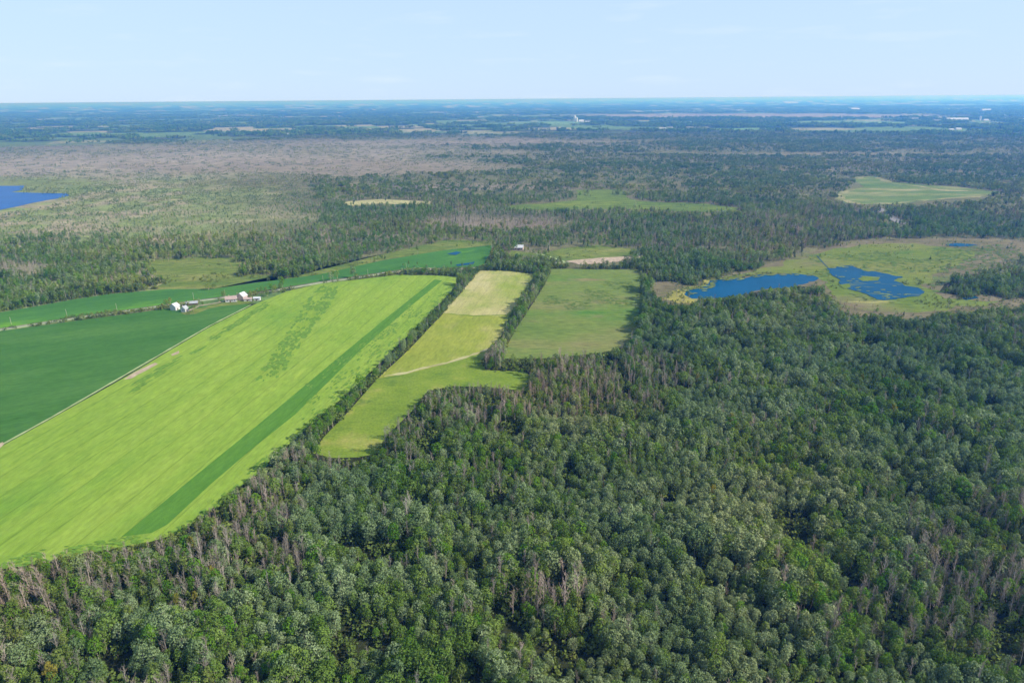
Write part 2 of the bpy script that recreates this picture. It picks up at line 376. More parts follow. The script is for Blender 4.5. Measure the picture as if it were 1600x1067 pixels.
sheet('marsh', INNER, 0.14, M_marsh, 9, 14, 65)['label'] = 'green sedge in the middle of the marsh'
sheet('marsh', MARSH, 0.08, M_brown, 16, 7, 10)['label'] = 'brownish scrubby rim of the marsh round the two ponds'
sheet('meadow', SCRUB, 0.10, M_scrub, 16, 8, 11)['label'] = 'olive scrub meadow behind the farm'
sheet('meadow', REEDSTRIP, 0.12, M_scrub, 16, 4, 12)['label'] = 'yellowish reed strip along the creek field'
sheet('clearing', CLEARING, 0.5, M_clear, 30, 9, 13)['label'] = 'pale rimmed grass clearing in the far right woods'
sheet('clearing', GREENSTRIP, 0.5, M_strip, 30, 22, 14)['label'] = 'long green grass strip across the middle woods'
sheet('clearing', PALESTRIP, 0.5, M_straw, 30, 12, 15)['label'] = 'thin straw-coloured clearing in the woods'
M_rim = field_mat('rim_straw', [(0.35, (0.13, 0.16, 0.05)), (0.6, (0.36, 0.32, 0.16))], 0, (1, 1, 1), 0.02, 0.3, 0.2)

ribbon('clearing_rim', [(1333,280),(1345,277),(1372,278),(1392,287),(1440,292),(1470,298),(1540,299),(1566,303),(1520,308),(1460,312),(1400,318),(1345,320),(1312,312),(1312,302),(1335,296)], 15, 0.7, M_rim, 20, 1.9)
# verge between barley and soy; pale path in the hay; dirt
ribbon('path', [(-160,778),(0,697),(80,653),(198,585),(327,510),(392,477)], 1.8, 0.42, M_verge, 8, 0.8)
ribbon('path', [(600,588),(635,583),(655,577),(700,567),(735,556),(765,545)], 3.2, 0.34, M_straw, 5, 1.4)
ribbon('path', [(692,490),(740,494),(795,492)], 2.4, 0.32, M_low, 5, 1.4)
ribbon('road', [(-160,539),(0,516),(130,496),(250,479),(314,470),(345,466),(400,459),(450,451),(501,442),(560,434),(602,427),(640,424),(700,423),(745,419),(800,416),(860,412),(884,410),(1000,401)], 7.0, 0.24, M_verge, 10, 0.4)
ribbon('road', [(-160,538),(0,515.2),(130,495.2),(250,478.3),(314,469.4),(345,465.4),(400,458.4),(450,450.4),(501,441.4),(560,433.4),(602,426.4),(640,423.2),(700,422.3),(745,418.3),(800,415.3),(860,411.3),(884,409.3),(1000,400.5)], 3.4, 0.29, M_asph, 10, 0.2)
ribbon('driveway', [(838,396),(858,401),(884,410)], 3.5, 0.33, M_verge, 10, 0.3)
sheet('yard', [(282,489),(300,483),(322,480),(345,473),(380,469),(398,472),(380,476),(345,478),(325,484),(305,491),(290,493)], 0.27, M_scrub, 4, 2, 64)
ribbon('driveway', [(292,487),(312,478),(338,474),(352,470)], 3.0, 0.31, M_dirt, 8, 0.6)
ribbon('road', [(1372,326),(1390,339),(1412,351)], 16, 0.9, M_asph, 25, 0.2)
for p, s, nm in (([(614,428),(632,421),(660,419),(706,421),(702,428),(660,428)], 31, 'dirt_patch'), ([(884,408),(940,403),(1000,400),(1001,404),(945,412),(905,414)], 32, 'dirt_patch'),
             ([(192,594),(210,582),(242,567),(246,569),(228,580),(205,592)], 33, 'dirt_patch'), ([(268,555),(280,549),(281,553),(270,557)], 34, 'dirt_patch'), ([(-20,702),(6,690),(9,693),(-5,706)], 35, 'dirt_patch')):
    sheet(nm, p, 0.45, M_dirt, 6, 2.0, s)

# dark lodged patches within the bright crop: irregular flat tufts, uncountable
def blobs(name, poly, n, size, z, mat, ang, seed, asp=2.5, thr=0.45, nsc=22, label=None):
    r = np.random.default_rng(seed)
    P = np.array([G(*p) for p in poly]); lo, hi = P.min(0), P.max(0)
    pts = r.random((n * 8, 2)) * (hi - lo) + lo
    pts = pts[inside(pts[:, 0], pts[:, 1], P)]
    pts = pts[vnoise(pts[:, 0], pts[:, 1], nsc, seed) > thr][:n]
    V, F = [], []
    ca, sa = math.cos(ang), math.sin(ang)
    for k, (x, y) in enumerate(pts):
        s = size * (0.4 + r.random()); b = len(V); zz = z + 0.0011 * (k % 97)
        for i in range(9):
            t = i / 9 * 2 * math.pi; q = s * (0.55 + 0.6 * r.random())
            u, w = math.cos(t) * q * asp, math.sin(t) * q
            V.append((x + u * ca - w * sa, y + u * sa + w * ca, zz))
        F.append(list(range(b, b + 9)))
    o = mesh_obj(name, V, F, mat); o['kind'] = 'stuff'
    if label: o['label'] = label
    return o
M_lodge = simple('lodged_crop', (0.125, 0.225, 0.032), 0.3, 0.4)
blobs('weeds', [(500,448),(528,448),(522,470),(490,510),(455,560),(440,590),(395,600),(410,575),(440,535),(465,495),(480,470)], 520, 1.5, 0.40, M_lodge, -rb + 0.3, 41, 2.6, 0.4, 14, 'dark weedy diagonal streak in the bright field')
blobs('weeds', [(620,432),(722,436),(690,470),(655,500),(640,470),(600,436)], 60, 0.8, 0.41, M_lodge, -rb, 42, 2.2, 0.5, 20)
blobs('weeds', [(470,600),(620,500),(628,505),(480,612)], 80, 0.8, 0.42, M_lodge, -rb, 43, 3, 0.45, 14)
blobs('weeds', [(640,475),(655,490),(560,575),(480,640),(470,635),(560,560)], 160, 0.9, 0.43, M_lodge, -rb, 44, 3, 0.5, 12)
blobs('weeds', [(200,605),(420,470),(428,474),(212,612)], 170, 1.1, 0.44, M_lodge, -rb, 45, 5, 0.35, 30)
blobs('weeds', [(722,436),(700,462),(660,503),(600,562),(540,618),(500,652),(460,688),(398,745),(345,790),(285,832),(300,812),(380,742),(440,686),(520,612),(580,556),(640,498),(690,455)], 420, 0.9, 0.46, M_lodge, -rb, 48, 2.4, 0.42, 12, 'rough green margin of the bright field')
blobs('weeds', [(0,870),(130,850),(230,835),(285,822),(300,812),(285,836),(230,850),(130,868),(0,893)], 160, 0.8, 0.47, M_lodge, 0, 49, 2.4, 0.45, 12)
M_tuft = simple('sedge_tuft', (0.10, 0.16, 0.035), 0.4, 0.5)
blobs('tussocks', [(880,440),(990,440),(985,500),(830,490)], 700, 0.9, 0.3, M_tuft, 0, 46, 1.8, 0.5, 30, 'dark tussocks across the rough meadow')
blobs('tussocks', [(1260,400),(1600,380),(1600,400),(1460,450),(1560,485),(1330,490),(1290,440)], 900, 1.5, 0.35, M_tuft, 0, 47, 2.2, 0.5, 60, 'dark sedge tussocks across the marsh')

# ------------------------------------------------------------------ water
def water_mat(name, base, mats=None):
    m = NT(name); p = m.n('ShaderNodeBsdfPrincipled'); v = m.coord()
    col = m.ramp(m.noise(v, 0.02, 4), [(0.3, base), (0.7, tuple(x * 1.3 for x in base))])
    if mats:
        f = m.ramp(m.noise(m.coord(0.2, (0.35, 1, 1)), 0.045, 5, 0.65), [(0.57, (0, 0, 0)), (0.66, (1, 1, 1))])
        col = m.mix(f, col, mats)
    m.l(col, p.inputs['Base Color']); p.inputs['Roughness'].default_value = 0.25
    p.inputs['IOR'].default_value = 1.06
    b = m.n('ShaderNodeBump'); b.inputs['Strength'].default_value = 0.6; b.inputs['Distance'].default_value = 0.3
    m.l(m.noise(v, 0.5, 3), b.inputs['Height']); m.l(b.outputs[0], p.inputs['Normal'])
    m.l(p.outputs[0], m.out.inputs[0]); return m.m
M_water = water_mat('deep_blue_water', (0.0, 0.060, 0.135))
M_pond = water_mat('weedy_water', (0.0, 0.055, 0.12), (0.075, 0.12, 0.075))
M_farw = water_mat('far_blue_water', (0.0, 0.065, 0.24))
sheet('lake', LAKE, 0.30, M_water, 5, 6.0, 51)['label'] = 'long deep blue lake behind the forest edge'
sheet('pond', POND, 0.55, M_pond, 5, 7.0, 52)['label'] = 'blue weedy pond in the marsh, right of the lake'
sheet('lake', FARLAKE, 0.30, M_farw, 30, 14, 53)['label'] = 'bright blue lake at the far left edge'
sheet('pond', [(1480,383),(1495,381),(1520,382),(1530,384),(1500,386),(1487,385)], 0.55, M_pond, 8, 6, 54)
sheet('pond', [(1500,464),(1520,461),(1530,466),(1510,469)], 0.55, M_pond, 8, 3, 58)
sheet('pond', [(712,414),(726,412),(742,410),(741,413),(726,415),(714,416)], 0.55, M_pond, 5, 4, 55)
sheet('pond', [(698,397),(712,394),(722,395),(712,399)], 0.55, M_pond, 5, 3, 56)
ribbon('creek', [(1276,400),(1285,410),(1297,422)], 0.8, 0.5, M_water, 6, 0.6)
M_shore = field_mat('yellow_sedge', [(0.3, (0.18, 0.19, 0.05)), (0.6, (0.32, 0.29, 0.075)), (0.8, (0.38, 0.33, 0.13))], 0, (0.5, 1, 1), 0.05, 0.4, 0.25)
sheet('shore', [(1130,434),(1100,438),(1092,447),(1072,450),(1046,458),(1040,466),(1060,475),(1090,475),(1120,468),(1140,450)], 0.2, M_shore, 8, 8, 61)
sheet('island', [(1340,436),(1352,432),(1375,434),(1372,439),(1350,440)], 0.6, M_marsh, 5, 3, 57)
M_reed = simple('reeds', (0.15, 0.19, 0.05), 0.4, 0.15)
blobs('reeds', [(1290,415),(1330,408),(1400,428),(1425,440),(1455,440),(1455,464),(1410,474),(1350,470),(1300,450)], 90, 1.5, 0.62, M_reed, 0.1, 62, 2.2, 0.56, 16, 'reed patches in and round the weedy pond')
blobs('reeds', [(1062,452),(1110,446),(1104,434),(1190,425),(1285,427),(1285,433),(1240,431),(1190,432),(1150,439),(1118,440),(1112,452),(1075,462)], 200, 1.6, 0.62, M_reed, 0.1, 63, 2.0, 0.42, 12, 'reed fringe along the lake')
sheet('island', [(1312,446),(1328,444),(1330,450),(1318,452)], 0.6, M_marsh, 5, 3, 59)

# ------------------------------------------------------------------ tree meshes
def leaf_mat(name, c1, c2, trans=0.32, patch=0.0, c3=None):
    m = NT(name); oi = m.n('ShaderNodeObjectInfo')
    col = m.ramp(oi.outputs['Random'], [(0.0, c1), (1.0, c2)])
    g = m.n('ShaderNodeNewGeometry')
    fine = m.ramp(m.noise(g.outputs['Position'], 1.1, 2), [(0.3, (0.78,) * 3), (0.7, (1.22,) * 3)])
    col = m.mix(1.0, col, fine, 'MULTIPLY')
    big = m.ramp(m.noise(g.outputs['Position'], 0.012, 3), [(0.35, (0.82, 0.86, 0.8)), (0.65, (1.15, 1.12, 1.1))])
    col = m.mix(1.0, col, big, 'MULTIPLY')
    stand = m.ramp(m.noise(g.outputs['Position'], 0.0035, 4, 0.6), [(0.38, (0.80, 0.90, 0.90)), (0.5, (1.0, 1.0, 1.0)), (0.62, (1.28, 1.08, 1.02))])
    col = m.mix(1.0, col, stand, 'MULTIPLY')
    d = m.n('ShaderNodeBsdfDiffuse'); t = m.n('ShaderNodeBsdfTranslucent'); mx = m.n('ShaderNodeMixShader')
    m.l(col, d.inputs[0]); m.l(col, t.inputs[0]); mx.inputs[0].default_value = trans
    m.l(d.outputs[0], mx.inputs[1]); m.l(t.outputs[0], mx.inputs[2]); m.l(mx.outputs[0], m.out.inputs[0])
    return m.m
ML = {
 'silver': leaf_mat('silvery_leaves', (0.15, 0.22, 0.085), (0.295, 0.36, 0.175)),
 'green':  leaf_mat('green_leaves', (0.10, 0.175, 0.027), (0.215, 0.30, 0.066)),
 'bright': leaf_mat('bright_leaves', (0.09, 0.21, 0.016), (0.165, 0.29, 0.03)),
 'dark':   leaf_mat('needle_leaves', (0.038, 0.072, 0.024), (0.070, 0.115, 0.038), 0.1),
 'olive':  leaf_mat('olive_leaves', (0.11, 0.165, 0.035), (0.19, 0.235, 0.06)),
 'twig':   leaf_mat('bare_twigs', (0.24, 0.195, 0.155), (0.40, 0.34, 0.29), 0.1),
 'yellow': leaf_mat('turning_leaves', (0.18, 0.18, 0.03), (0.26, 0.22, 0.04)),
}
M_bark = leaf_mat('grey_bark', (0.22, 0.18, 0.145), (0.42, 0.36, 0.31), 0.0)

def tube(V, F, p0, p1, r0, r1, n=4):
    p0 = np.array(p0, float); p1 = np.array(p1, float); d = p1 - p0; L = np.linalg.norm(d); d /= L
    u = np.cross(d, (0.3, 0.9, 0.1)); u /= np.linalg.norm(u); w = np.cross(d, u); b = len(V)
    for p, r in ((p0, r0), (p1, r1)):
        for i in range(n):
            t = 2 * math.pi * i / n; V.append(tuple(p + r * (math.cos(t) * u + math.sin(t) * w)))
    for i in range(n): F.append((b + i, b + (i + 1) % n, b + n + (i + 1) % n, b + n + i))

def cards(V, F, c, nrm, size, r, tri=False):
    nrm = nrm / np.linalg.norm(nrm)
    u = np.cross(nrm, r.normal(size=3)); u /= np.linalg.norm(u); w = np.cross(nrm, u); b = len(V)
    s = size * (0.6 + 0.8 * r.random()); a = s * (0.6 + 0.5 * r.random())
    if tri:
        V += [tuple(c - u * s * .6 - w * a * .4), tuple(c + u * s * .6 - w * a * .4), tuple(c + w * a * .8)]; F.append((b, b + 1, b + 2))
    else:
        V += [tuple(c - u * s * .55), tuple(c - w * a * .5 + nrm * s * .12), tuple(c + u * s * .6), tuple(c + w * a * .55 + nrm * s * .12)]
        F.append((b, b + 1, b + 2, b + 3))

def crown_mesh(kind, seed, detail):
    """leaf clusters on many small lobes; returns verts, faces"""
    r = np.random.default_rng(seed); V, F = [], []
    if kind == 'conifer':
        hgt, R0 = 12.0, 2.1; n = int(240 * detail)
        for k in range(n):
            z = 0.08 + 0.92 * (1 - math.sqrt(r.random())); th = r.random() * 6.283
            rr = R0 * (1 - z) ** 0.85 * (0.55 + 0.5 * r.random()) + 0.1
            c = np.array([rr * math.cos(th), rr * math.sin(th), 1.0 + z * (hgt - 1)])
            cards(V, F, c, np.array([math.cos(th), math.sin(th), 0.9]) + r.normal(size=3) * .25, 0.75 / math.sqrt(detail), r)
        return V, F
    if kind == 'shrub':  c0, ax, nl, lr = 1.4, (1.7, 1.7, 1.2), 7, 0.9
    elif kind == 'tall':  c0, ax, nl, lr = 8.0, (1.55, 1.55, 4.4), 16, 1.2
    elif kind == 'thin':  c0, ax, nl, lr = 9.6, (1.3, 1.3, 3.4), 10, 0.9
    else:                 c0, ax, nl, lr = 7.4, (2.15, 2.15, 3.9), 22, 1.3   # round
    ncl = max(4, int((40 if kind != 'shrub' else 22) * detail))
    size = (0.52 if kind != 'shrub' else 0.5) / math.sqrt(detail)
    L = []
    for k in range(nl):
        z = -0.95 + 1.95 * ((k + 0.5) / nl); th = k * 2.4 + r.random() * .9
        q = math.sqrt(max(0.02, 1 - min(1, abs(z)) ** 2)) * (0.55 + 0.5 * r.random()) if k < nl - 1 else 0.1
        L.append((np.array([ax[0] * q * math.cos(th), ax[1] * q * math.sin(th), c0 + ax[2] * z * 0.85]), lr * (0.7 + 0.6 * r.random())))
    for lc, rr in L:
        for i in range(ncl):
            d = r.normal(size=3); d /= np.linalg.norm(d)
            if d[2] < -0.55: d[2] *= -1
            c = lc + d * rr * (0.72 + 0.4 * r.random()) * np.array([1, 1, 1.15])
            if any(np.linalg.norm((c - o) / np.array([1, 1, 1.15])) < q * 0.72 for o, q in L if o is not lc): continue
            cards(V, F, c, d + r.normal(size=3) * 0.38, size, r)
    return V, F

def trunk_mesh(kind, seed, top):
    r = np.random.default_rng(seed); V, F = [], []
    if kind == 'shrub':
        for k in range(3): tube(V, F, (0, 0, 0), (r.normal() * .5, r.normal() * .5, 1.6), .06, .02, 3)
        return V, F
    bend = r.normal(size=2) * 0.35; mid = (bend[0], bend[1], top * 0.5)
    tube(V, F, (0, 0, -0.1), mid, 0.19, 0.13, 5); tube(V, F, mid, (bend[0] * .4, bend[1] * .4, top), 0.13, 0.05, 5)
    for k in range(5):
        th = r.random() * 6.28; z0 = top * (0.45 + 0.09 * k)
        tube(V, F, (bend[0] * .7, bend[1] * .7, z0), (bend[0] + math.cos(th) * 1.5, bend[1] + math.sin(th) * 1.5, z0 + 1.8), 0.06, 0.02, 3)
    return V, F

def bare_meshes(seed, hgt, nb=16, ntw=90, spread=1.0):
    """trunk with limbs, and the fine twigs as a second mesh"""
    r = np.random.default_rng(seed); V, F, V2, F2 = [], [], [], []
    bend = r.normal(size=2) * 0.3
    tube(V, F, (0, 0, -0.1), (bend[0], bend[1], hgt * .5), .17, .12, 5); tube(V, F, (bend[0], bend[1], hgt * .5), (bend[0] * .5, bend[1] * .5, hgt), .12, .03, 5)
    for k in range(nb):
        z0 = hgt * (0.3 + 0.65 * k / nb); th = r.random() * 6.28; L = (1.1 + 1.6 * r.random()) * (1.15 - 0.6 * k / nb) * spread
        f = z0 / hgt; b0 = np.array([bend[0] * (2 * f if f < .5 else 1.5 - f), bend[1] * (2 * f if f < .5 else 1.5 - f), z0])
        tip = b0 + np.array([math.cos(th) * L * .6, math.sin(th) * L * .6, L * 1.1])
        tube(V, F, b0, tip, .055, .015, 3)
        for i in range(max(1, ntw // nb)):
            q = b0 + (tip - b0) * (0.3 + 0.7 * r.random()); t2 = q + np.array([r.normal() * .5, r.normal() * .5, 0.5 + r.random() * .7])
            tube(V2, F2, q, t2, .035, .012, 3)
    return V, F, V2, F2

PROTO = bpy.data.collections.new('tree_library')
def lib(name, parts):
    """library object for instancing: parts = [(V, F, material)]"""
    V, F, MI, mats = [], [], [], []
    for v, f, mt in parts:
        b = len(V); V += v; F += [tuple(i + b for i in q) for q in f]
        if mt not in mats: mats.append(mt)
        MI += [mats.index(mt)] * len(f)
    me = bpy.data.meshes.new(name); me.from_pydata(V, [], F)
    for mt in mats: me.materials.append(mt)
    me.polygons.foreach_set('material_index', MI); me.update()
    o = bpy.data.objects.new(name, me); PROTO.objects.link(o); return o

# species -> form, leaf material, trunk top
SPEC = {'silver': ('round', 'silver', 9), 'green': ('round', 'green', 9), 'bright': ('round', 'bright', 9), 'tallgreen': ('tall', 'green', 10), 'tallsilver': ('tall', 'silver', 10),
        'conifer': ('conifer', 'dark', 11), 'shrub': ('shrub', 'olive', 1), 'half': ('thin', 'olive', 11), 'yellow': ('thin', 'yellow', 10)}
NEAR = {}      # species -> list of (trunk mesh, crown mesh)
IDX = {}       # (species, level) -> list of library names
def mk(name, V, F, mat):
    me = bpy.data.meshes.new(name); me.from_pydata(V, [], F); me.update(); me.materials.append(mat); return me
for si, (sp, (form, lm, top)) in enumerate(SPEC.items()):
    NEAR[sp] = []
    for k in range(3):
        cv, cf = crown_mesh(form, 100 * si + k, 1.0); tv, tf = trunk_mesh(form, 500 + 10 * si + k, top)
        NEAR[sp].append((mk('trunk', tv, tf, M_bark), mk('crown', cv, cf, ML[lm])))
        n = 'n_%s_%d' % (sp, k); lib(n, [(tv, tf, M_bark), (cv, cf, ML[lm])]); IDX.setdefault((sp, 0), []).append(n)
    for k in range(2):
        cv, cf = crown_mesh(form, 100 * si + 50 + k, 0.28); tv, tf = trunk_mesh(form, 500 + 10 * si + k, top)
        n = 'm_%s_%d' % (sp, k); lib(n, [(tv, tf, M_bark), (cv, cf, ML[lm])]); IDX.setdefault((sp, 1), []).append(n)
NEAR['bare'] = []
for k in range(4):
    a_, b_, c_, d_ = bare_meshes(900 + k, 11 + k * .7)
    NEAR['bare'].append((mk('trunk', a_, b_, M_bark), mk('twigs', c_, d_, ML['twig'])))
    n = 'n_bare_%d' % k; lib(n, [(a_, b_, M_bark), (c_, d_, ML['twig'])]); IDX.setdefault(('bare', 0), []).append(n)
for k in range(2):
    a_, b_, c_, d_ = bare_meshes(950 + k, 12, 9, 40, 1.2)
    n = 'm_bare_%d' % k; lib(n, [(a_, b_, M_bark), (c_, d_, ML['twig'])]); IDX.setdefault(('bare', 1), []).append(n)
# clumps for the far woods: 30 m across, eleven trees each
def clump(name, mix, seed, nt_, spread, hs=1.0, lowd=0.10):
    r = np.random.default_rng(seed); parts = []
    for k in range(nt_):
        sp = mix[int(r.random() * len(mix))]; x, y = r.random(2) * spread - spread / 2; s = (0.75 + 0.6 * r.random()) * hs
        if sp == 'bare':
            v, f, v2, f2 = bare_meshes(seed * 7 + k, 12, 7, 34, 1.3); ps = [(v, f, M_bark), (v2, f2, ML['twig'])]
        else:
            form, lm, top = SPEC[sp]; v, f = crown_mesh(form, seed * 13 + k, lowd); ps = [(v, f, ML[lm])]
        for v, f, mt in ps:
            parts.append(([(a * s + x, b * s + y, c * s) for a, b, c in v], f, mt))
    lib(name, parts)
for k in range(3):
    clump('c_wood_%d' % k, ['green', 'half', 'tallgreen', 'bright', 'conifer', 'green', 'silver', 'half'], 60 + k, 12, 22)
    clump('c_grey_%d' % k, ['conifer', 'bare', 'half', 'green', 'bare', 'bare', 'half', 'shrub'], 70 + k, 12, 22)
    clump('c_pale_%d' % k, ['bare', 'shrub', 'silver', 'shrub', 'half', 'bare'], 80 + k, 13, 24, 0.6)
    clump('f_wood_%d' % k, ['green', 'conifer', 'green', 'bright'], 90 + k, 22, 60, 1.35, 0.07)
    for t in ('c_wood', 'c_grey', 'c_pale', 'f_wood'): IDX.setdefault((t, 0), []).append('%s_%d' % (t, k))
ORDER = sorted(o.name for o in PROTO.objects)
NUM = {n: i for i, n in enumerate(ORDER)}

# ------------------------------------------------------------------ where trees stand
def clearmask(X, Y, h):
    h = np.minimum(h, 30)
    """True where a tree may stand: neither its foot nor (seen from the air) its top over open land"""
    px, py = PX(X, Y); f = H / (H - h); qx, qy = PX(X * f, Y * f)
    ok = np.ones(X.shape, bool)
    for P in CLEAR:
        ok &= ~inside(px, py, P); ok &= ~inside(qx, qy, P)
    return ok

def rings(r0, r1, sp, seed):
    half = 55 if r1 < 800 else 43
    r = np.random.default_rng(seed)
    xm = r1 * math.sin(R(half)); gx = np.arange(-xm, xm, sp); gy = np.arange(r0 * 0.6, r1, sp)
    X, Y = np.meshgrid(gx, gy); X = X.ravel(); Y = Y.ravel()
    X = X + (r.random(X.size) - .5) * sp * 1.1; Y = Y + (r.random(Y.size) - .5) * sp * 1.1
    D = np.hypot(X, Y); A = np.abs(np.arctan2(X, Y))
    k = (D >= r0) & (D < r1) & (A < R(half)); return X[k], Y[k], r

SPN = ['silver', 'green', 'bright', 'tallgreen', 'tallsilver', 'conifer', 'shrub', 'half', 'yellow', 'bare']
def weights(X, Y):
    px, py = PX(X, Y); n = len(X)
    n1 = vnoise(X, Y, 45, 11); n2 = vnoise(X, Y, 130, 12); n3 = vnoise(X, Y, 70, 13); n4 = vnoise(X, Y, 28, 14, 2)
    W_ = np.zeros((n, 10))
    base = [.33, .27, .06, .10, .16, .02, .02, .05, .002, .03]
    W_[:] = base
    sil = np.clip((n1 - .5) * 5, -1, 1)[:, None]
    W_[:, [0, 4]] *= 10 ** (sil * .8); W_[:, [2]] *= 10 ** (np.clip((n3 - .55) * 6, -1, 1)[:, None] * .6)
    pal = np.clip((n2 - .52) * 6, 0, 1)
    W_[:, 9] += pal * 0.25; W_[:, 7] += pal * .2
    def blend(mask, w):
        nonlocal W_
        m_ = np.clip(mask, 0, 1)[:, None]; W_ = W_ * (1 - m_) + np.array(w) * m_
    # right hand woods around the marsh
    blend(np.clip((545 - py) / 50, 0, 1), [.15, .32, .10, .12, .06, .06, .03, .10, .003, .08])
    # edge woods above the foreground canopy: tall thin stems
    edge = [.05, .12, .06, .07, .05, .04, .06, .16, .006, .55]
    for cx, cy_, rx, ry in ((60, 950, 150, 45), (220, 915, 150, 60), (340, 860, 90, 50), (430, 800, 60, 45), (740, 640, 110, 42), (640, 690, 50, 45), (500, 740, 70, 22), (900, 620, 80, 50), (1010, 600, 60, 40)):
        blend(soft(px, py, cx, cy_, rx, ry) * 0.97, edge)
    brown = [.04, .08, .09, .05, .03, .01, .04, .12, .002, .62]
    for cx, cy_, rx, ry in ((1470, 960, 120, 70), (1570, 1010, 90, 60), (850, 950, 60, 35), (440, 900, 40, 40), (640, 880, 45, 25), (1450, 700, 50, 20), (1560, 810, 50, 25), (1450, 870, 50, 30), (700, 590, 120, 22), (1330, 1000, 60, 35)):
        blend(soft(px, py, cx, cy_, rx, ry) * 0.95, brown)
    for cx, cy_, rx, ry in ((220, 1010, 75, 55), (530, 800, 75, 55), (510, 850, 50, 30), (30, 1020, 45, 35), (870, 690, 60, 40), (1080, 700, 70, 40), (1400, 720, 110, 40), (1560, 640, 60, 30), (1140, 850, 60, 50), (750, 900, 40, 30)):
        blend(soft(px, py, cx, cy_, rx, ry) * 0.9, [.45, .1, .02, .05, .3, 0, .02, .05, 0, .01])
    for cx, cy_, rx, ry in ((680, 870, 90, 30), (880, 880, 30, 35), (1330, 1030, 80, 40), (170, 905, 60, 20)):
        blend(soft(px, py, cx, cy_, rx, ry) * 0.6, [.05, .25, .45, .1, .03, 0, .05, .05, .0, .02])
    blend(soft(px, py, 140, 955, 25, 12) * .5, [0, 0, .1, 0, 0, 0, 0, 0, .9, 0])
    # middle distance
    blend(np.clip((400 - py) / 40, 0, 1), [.07, .28, .07, .12, .05, .11, .06, .10, .0, .16])
    blend(np.clip((n2 - .5) * 6, 0, 1) * (py < 400) * .8, [.03, .12, .02, .06, .04, .09, .08, .14, .0, .48])
    blend(np.clip((560 - px) / 120, 0, 1) * np.clip(1.6 - np.abs(py - 322) / 45, 0, 1), [.22, .05, .02, .02, .06, .01, .32, .06, .0, .26])
    blend(soft(px, py, 35, 425, 50, 10), [.02, .02, 0, 0, 0, 0, .03, .05, 0, .9])
    blend(soft(px, py, 780, 350, 120, 12), [.02, .04, 0, 0, 0, 0.02, .1, .05, 0, .7])
    return W_ / W_.sum(1)[:, None], px, py

def place(r0, r1, sp, seed, lvl, scale=1.0, under=False):
    X, Y, r = rings(r0, r1, sp, seed)
    h0 = (0.72 + 0.5 * r.random(len(X))) * (0.85 + 0.35 * vnoise(X, Y, 60, 17)) * scale
    h0 *= 0.74 + 0.62 * np.clip(vnoise(X, Y, 19, 18, 2) * 2 - .5, 0, 1)
    if under: h0 = (0.8 + 0.8 * r.random(len(X)))
    ok = clearmask(X, Y, h0 * (7.5 + 5.0 * r.random(len(X)) if not under else 2.6))
    X, Y, h0 = X[ok], Y[ok], h0[ok]
    W_, px, py = weights(X, Y)
    dens = np.ones(len(X))
    ex = (vnoise(X, Y, 22, 71, 3) - .5) * 60; ey = (vnoise(X, Y, 22, 72, 3) - .5) * 60; pjx, pjy = PX(X + ex, Y + ey); qx, qy = PX((X + ex) * 1.03, (Y + ey) * 1.03)
    for P in LIGHTCLEAR:
        dens *= np.where(inside(pjx, pjy, P) | inside(qx, qy, P), np.clip((vnoise(X, Y, 30, 77) - .52) * 1.6, 0.008, .3) if P is not FARM and P is not LOT and P is not ROADLOT and P is not ROADLOT2 else 0.0, 1)
    sw = np.clip((560 - px) / 120, 0, 1) * np.clip(1.6 - np.abs(py - 322) / 45, 0, 1)
    dens *= (1 - 0.5 * sw) * np.where(py < 400, 0.6 + .4 * np.clip((px - 900) / 300, 0, 1), 1)
    gap = vnoise(X, Y, 16, 31, 2)
    dens *= np.where(gap < 0.28, 0.08 if not under else .5, 1)
    belt = inside(pjx, pjy, MARSH) & ~inside(pjx, pjy, INNER); dens = np.where(belt, np.maximum(dens, .22 * (vnoise(X, Y, 40, 79) > .42)), dens)
    k = r.random(len(X)) < dens
    X, Y, W_, px, py, sw, dens, h0 = X[k], Y[k], W_[k], px[k], py[k], sw[k], dens[k], h0[k]
    pick = (np.cumsum(W_, 1) > r.random(len(X))[:, None]).argmax(1)
    pick = np.where(dens < 0.1, 6, pick); lc = np.zeros(len(X), bool)
    for P in LIGHTCLEAR: lc |= inside(pjx[k], pjy[k], P)
    pick = np.where(lc & (r.random(len(X)) < .85), np.where(r.random(len(X)) < np.where(belt[k], .5, .25), 9, 6), pick)
    hs = h0
    if under: pick = np.full(len(X), 6)
    hs = hs * np.where(lc, .55, 1.0) * np.where(sw > .5, 0.62, 1.0) * np.where(soft(px, py, 560, 735, 90, 22) > .5, .7, 1)
    hs = np.where(pick == 9, hs * 1.28, hs)
    ws = hs * (0.85 + 0.3 * r.random(len(X)))
    return dict(X=X, Y=Y, pick=pick, hs=hs, ws=ws, rot=r.random(len(X)) * 6.283, px=px, py=py, lvl=lvl, var=r.integers(0, 12, len(X)))

